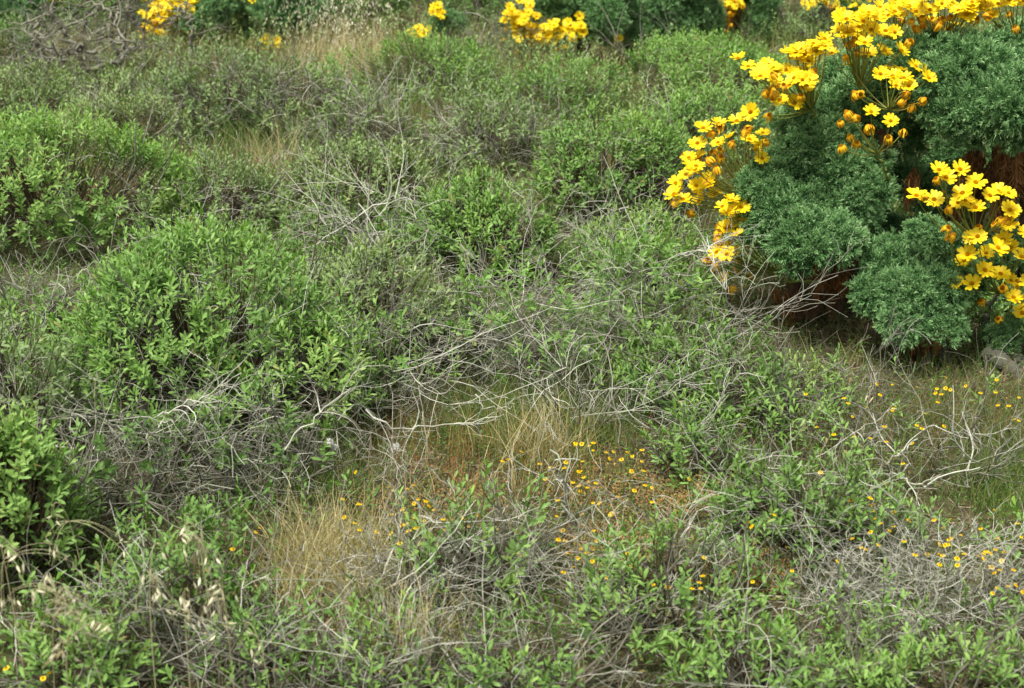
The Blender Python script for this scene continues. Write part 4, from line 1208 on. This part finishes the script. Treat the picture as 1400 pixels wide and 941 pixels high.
rd = np.random.default_rng(3)
clusters = [
    ('small yellow daisy in the bunch beside the front sprawling shrub', 'daisies beside the front sprawling shrub', [(520 + x / 7, 660 + y / 7) for x, y in [(125, 15), (228, 22), (235, 58), (202, 125), (145, 115), (322, 195), (383, 187), (170, 240), (362, 240), (398, 222), (128, 325), (240, 325), (290, 320), (408, 312), (420, 272), (222, 355), (292, 368), (95, 378), (135, 425), (185, 420), (285, 415), (228, 465), (265, 438), (585, 292), (515, 258), (742, 250), (742, 275), (760, 305), (780, 328), (828, 315), (668, 368), (728, 368), (665, 408), (775, 445), (395, 462), (375, 482), (342, 488), (352, 535), (440, 555), (850, 430), (968, 390), (1085, 470)]]),
    ('small yellow daisy in the line left of the golden grass', 'daisies left of the golden grass', q450([(50, 235), (75, 232), (103, 228), (42, 278), (98, 300), (110, 105), (118, 340), (135, 345)])),
    ('yellow daisy of the pair in front of the dark heap of twigs', 'pair of daisies before the dark twigs', [(339, 727), (350, 731), (304, 745)]),
    ('small yellow daisy among the bleached forked stick and dry grass', 'daisies around the forked stick', q450([(640, 68), (735, 45), (725, 42), (935, 10), (960, 5), (948, 12), (970, 8), (1000, 4), (1020, 5), (1040, 75), (1058, 28), (1068, 48), (1115, 42), (1122, 45), (1140, 42), (1165, 45), (1182, 32), (1165, 70), (1158, 115), (915, 62), (838, 125), (865, 100), (820, 95), (790, 72), (945, 110), (958, 112), (972, 120), (995, 118), (955, 145), (950, 158), (985, 145), (990, 155), (1018, 162), (1040, 180), (1140, 158), (1208, 150), (1212, 182), (1210, 120), (945, 208), (980, 228), (1005, 240), (955, 258), (1065, 268), (1072, 280), (1130, 228), (880, 295), (1218, 245), (1010, 350), (1068, 360), (905, 328), (848, 355), (865, 378), (900, 380)])),
    ('small yellow daisy on reddish ground right of the front sprawling shrub', 'daisies on the reddish ground', q450([(1030, 398), (988, 440), (940, 495), (852, 490), (910, 428), (1060, 385), (1040, 430), (1105, 462), (1160, 468), (1282, 355), (1075, 515), (1300, 545), (1385, 545), (970, 405), (1000, 425), (1045, 410), (1330, 560), (1380, 570)])),
    ('small yellow daisy in the loose bunch above the dead tangle', 'daisies above the dead tangle', q900([(842, 235), (828, 255), (905, 255), (922, 252), (908, 278), (822, 295), (858, 302), (858, 325), (902, 305), (935, 310), (725, 365), (880, 340), (830, 380), (760, 392), (800, 405)])),
    ('small yellow daisy among the grey twigs near the right edge', 'daisies near the right edge', q900([(1062, 318), (1075, 305), (1110, 315), (1145, 312), (1278, 325), (1340, 310), (1362, 338), (1312, 265), (1370, 270), (1115, 358), (1128, 362), (1150, 368), (1195, 375), (1105, 395), (1082, 382), (1060, 395), (1070, 420), (968, 382), (1000, 412), (992, 425), (1040, 425), (1130, 450), (1185, 455), (1102, 478), (1348, 378), (1212, 412), (1240, 415), (1255, 420), (1245, 438), (1275, 450), (1308, 425), (1310, 432), (1290, 488), (1285, 500), (1328, 488), (1248, 535), (1355, 550), (1378, 560), (1395, 520), (1240, 460), (1265, 418), (1325, 400), (1328, 548), (1370, 535)])),
    ('small yellow daisy in the low shrub with crossing branches', 'daisies in the low shrub at the right', q900([(402, 268), (380, 290), (412, 305), (400, 322), (92, 120), (625, 85), (770, 215)])),
    ('small yellow daisy between the dead tangle and the green front shrub', 'daisies by the front green shrub', q900([(212, 455), (358, 505), (170, 530), (122, 540), (42, 548), (68, 552), (675, 465), (475, 480), (22, 352), (125, 555), (215, 572), (105, 560)])),
    ('small yellow daisy on the fine grass under the coreopsis', 'daisies under the coreopsis', q1000([(708, 358), (765, 388), (725, 410), (885, 393), (595, 440), (578, 448), (572, 510), (615, 486), (785, 483), (742, 480), (740, 495), (742, 565), (725, 625), (862, 630), (865, 557), (900, 535), (875, 508), (973, 455), (952, 408), (993, 382), (993, 402), (1018, 420), (1053, 410), (1028, 358), (1060, 363), (1115, 365), (1190, 415), (1243, 412), (1270, 342), (1353, 478), (1318, 490), (1353, 525), (1378, 533), (1380, 423), (1000, 545), (432, 594), (365, 402), (820, 738), (612, 918), (700, 935), (505, 608), (652, 642), (610, 635)])),
    ('yellow daisy near the bottom left corner under the green sprigs', 'daisies at the bottom left corner', [(25, 908), (62, 923), (68, 920)]),
]
for label, group, pts in clusters:
    for x, y in pts:
        k = rd.integers(6)
        p = G(x, y, DH[k])
        o = link('yellow_daisy', DAISY[k], None, p)
        s = rd.uniform(.6, 1.0)
        o.rotation_euler = (rd.normal() * .12, rd.normal() * .12, rd.uniform(0, TAU)); o.scale = (s, s, 1)
        tag(o, label, 'wildflower', group)


# ------------------------------------------------------------------ wild oats
def spikelet(seed):
    rng = np.random.default_rng(seed)
    n = 3
    D = unit(np.column_stack([np.array([-.16, .16, 0.03]), rng.normal(size=3) * .05, -np.ones(3)]))
    Nn = unit(np.column_stack([np.array([.9, -.9, 0]), np.array([.3, .3, 1.0]), np.zeros(3)]))
    Nn = unit(Nn - D * (Nn * D).sum(1, keepdims=True))
    uv = np.array([[0, -.1], [0, .1], [.35, -.5], [.35, .5], [.7, -.3], [.7, .3], [1, 0], [.5, 0]], float)
    q = np.array([[0, 1, 7], [0, 7, 2], [1, 3, 7], [2, 7, 4], [3, 5, 7], [4, 7, 6], [7, 5, 6]])
    blk = leaves(np.zeros((3, 3)), D, Nn, np.array([.024, .023, .02]), np.array([.0065, .006, .004]), np.array([.7, .9, .4]), (uv, [q]), fold=.35, curl=.06)
    P = np.array([[[0, 0, -.012], [.004, .002, -.03], [.012, .004, -.042]], [[0, 0, -.012], [-.006, .002, -.03], [-.010, .006, -.044]]], float)
    aw = tubes(P, np.full((2, 3), .00035), np.array([.2, .2]), 3, 0, rng)
    me = mesh_of('spikelet', [blk, aw]); me.materials.append(M['oat'])
    return me


SPK = [spikelet(700 + i) for i in range(3)]


def oat(base_px, spk_px, Y, label, seed, group=None):
    """a thin stalk from the ground with hanging ears"""
    rng = np.random.default_rng(seed)
    if seed <= 10:
        spk_px = spk_px + [(x + rng.normal() * 12, y + rng.normal() * 12) for x, y in spk_px * 2]
    spk = [AT(x, y, Y + rng.normal() * .03) for x, y in spk_px]
    b = AT(base_px[0], base_px[1], Y); b[2] = ground_z(b[0], b[1])
    top = max(spk, key=lambda p: p[2]) + np.array([.0, 0, .02])
    root = thing('wild_oat', label, 'wild oat', b, group)
    s = np.linspace(0, 1, 12)[:, None]
    ctrl = np.array([b[0] * .8 + top[0] * .2, b[1], top[2] + .04])
    Q = (1 - s) ** 2 * b + 2 * s * (1 - s) * ctrl + s ** 2 * top
    parts = [tubes((Q - b)[None], np.linspace(.0013, .0006, 12)[None], np.array([.35]), 4, 0, rng)]
    put('stalk', parts, M['oat'], root)
    for p in spk:
        i = min(range(6, 12), key=lambda j: np.linalg.norm(Q[j] - p))
        hk = Q[i]
        mid = (hk + p) / 2 + np.array([0, 0, .02 + .15 * np.linalg.norm(hk - p)])
        t = np.linspace(0, 1, 7)[:, None]
        R2 = (1 - t) ** 2 * hk + 2 * t * (1 - t) * mid + t ** 2 * p
        o = link('spikelet', SPK[rng.integers(3)], root, p - b)
        sc = rng.uniform(.65, 1.0); o.scale = (sc, sc, sc)
        o.rotation_euler = (rng.normal() * .35, rng.normal() * .3 + .35, rng.uniform(0, TAU))
        put('pedicel', [tubes((R2 - b)[None], np.full((1, 7), .0005), np.array([.4]), 3, 0, rng)], M['oat'], root)


def q0(l): return [(x / 2.8, 605 + y / 2.8) for x, y in l]


oat((150, 960), q0([(120, 565), (160, 570), (235, 560), (180, 510), (55, 595)]), 2.53, 'wild oat with pale ears low at the left edge', 1)
oat((70, 970), q0([(230, 625), (262, 640), (300, 640), (175, 655), (290, 600), (330, 690)]), 2.38, 'wild oat with a thick bunch of pale ears at the lower left', 2)
oat((210, 930), q0([(550, 505), (585, 520), (610, 580), (655, 590)]), 2.58, 'wild oat with narrow ears over the loose green shrub', 3)
oat((320, 945), q0([(830, 545), (845, 560), (835, 625), (870, 690), (880, 730), (815, 590)]), 2.53, 'wild oat with a tall straight straw stalk beside the golden grass', 4)
oat((300, 930), q0([(735, 355), (765, 395), (790, 440), (805, 470), (765, 515), (695, 365)]), 2.73, 'wild oat with large pale ears before the dark heap of twigs', 5)
oat((260, 960), q0([(690, 590), (720, 640), (760, 680), (700, 600)]), 2.48, 'wild oat with spread ears in the middle of the lower left group', 6)
oat((130, 880), q0([(470, 370), (215, 300), (190, 400)]), 2.88, 'wild oat with two lone ears before the dense bright shrub', 7)
oat((375, 960), q0([(1000, 765), (1005, 800)]), 2.48, 'short wild oat with one drooping ear at the bottom edge', 8)
oat((90, 985), q0([(240, 800), (270, 760), (285, 735), (390, 690)]), 2.38, 'thin wild oat bending over the bottom left sprigs', 9)
oat((40, 960), q0([(30, 410), (90, 460), (15, 600), (250, 430)]), 2.63, 'wild oat with greenish ears against the dense bright shrub', 10)
oat((715, 900), [(708, 812), (715, 822), (706, 838), (724, 848)], 2.98, 'wild oat with broad pale ears in the front sprawling shrub', 11)
oat((535, 830), [(537, 770), (541, 776)], 3.33, 'wild oat beside the small heap of dead twigs', 12)
oat((905, 790), [(905, 738), (910, 745), (898, 742)], 3.48, 'wild oat right of the reddish ground', 13)
oat((1088, 790), [(1085, 705), (1092, 712), (1080, 722), (1095, 720)], 3.48, 'dry wild oat with white splayed ears before the low spreading shrub', 14)
oat((1030, 690), [(1034, 668), (1032, 672)], 3.78, 'single white oat ear in the low spreading shrub', 15)
oat((1195, 560), [(1186, 540), (1194, 543), (1200, 548)], 4.18, 'wild oat with three ears on the grass under the coreopsis', 16)
oat((790, 700), [(790, 682), (796, 686)], 3.68, 'small oat ear beside the bleached forked stick', 17)
oat((360, 690), q0([(990, 165), (870, 290), (845, 330), (660, 318)]), 3.58, 'wild oat with slim ears at the edge of the dark heap of twigs', 18)
oat((800, 985), [(785, 888), (792, 905), (806, 880)], 2.63, 'wild oat at the bottom edge in front of the leafy shrub', 19)

# white seed heads
def seed_head(px, py, h, label, seed):
    rng = np.random.default_rng(seed)
    b = G(px, py, h)
    root = thing('white_seed_head', label, 'seed head', b)
    n = 160
    D = unit(rng.normal(size=(n, 3)))
    c = np.array([0, 0, h])
    P = np.stack([c + D * .002, c + D * rng.uniform(.008, .012, (n, 1))], 1)
    put('fluff', [ribbons(P, np.tile([.0006, .0022], (n, 1)), rng.uniform(0, 1, n), 0, rng)], M['fluff'], root)
    s = np.linspace(0, 1, 6)[:, None]
    put('stalk', [tubes((s * c + np.array([.01, 0, 0]) * np.sin(s * 3))[None], np.full((1, 6), .0009), np.array([.4]), 4, 0, rng)], M['core_stem'], root)


seed_head(451, 604, .2, 'white fluffy seed head, upper one of the pair left of centre', 1)
seed_head(457, 611, .18, 'white fluffy seed head, lower one of the pair left of centre', 2)
seed_head(542, 610, .17, 'single white fluffy seed head near the thin upright pale stem', 3)

# ------------------------------------------------------------------ light
EL, AZ = math.radians(70), math.radians(235)
w = bpy.data.worlds.new('World'); SC.world = w
w.use_nodes = True
nt = w.node_tree
bg = nt.nodes['Background']
sky = nt.nodes.new('ShaderNodeTexSky')
sky.sky_type = 'NISHITA'
sky.sun_disc = False
sky.sun_elevation = EL
sky.sun_rotation = AZ
sky.air_density = 1.0
sky.dust_density = 4.0
sky.ozone_density = 0.6
hs = nt.nodes.new('ShaderNodeHueSaturation'); hs.inputs['Saturation'].default_value = .2
nt.links.new(sky.outputs['Color'], hs.inputs['Color'])
nt.links.new(hs.outputs['Color'], bg.inputs['Color'])
bg.inputs['Strength'].default_value = .185
sd = bpy.data.lights.new('sun', 'SUN')
sd.energy = 6.6
sd.angle = math.radians(17)
sd.color = (1, .95, .86)
so = bpy.data.objects.new('sun', sd); C.objects.link(so)
from mathutils import Vector
dirv = Vector((math.sin(AZ) * math.cos(EL), math.cos(AZ) * math.cos(EL), math.sin(EL)))
so.rotation_mode = 'QUATERNION'
so.rotation_quaternion = dirv.to_track_quat('Z', 'Y')
so.location = (0, 0, 8)

SC.view_settings.view_transform = 'Standard'
SC.view_settings.look = 'None'
SC.view_settings.exposure = 0
SC.view_settings.gamma = 1
SC.cycles.use_denoising = True
SC.cycles.denoiser = 'OPENIMAGEDENOISE'
SC.cycles.max_bounces = 7
SC.cycles.diffuse_bounces = 3
SC.cycles.glossy_bounces = 2
SC.cycles.transmission_bounces = 3
SC.cycles.sample_clamp_indirect = 4
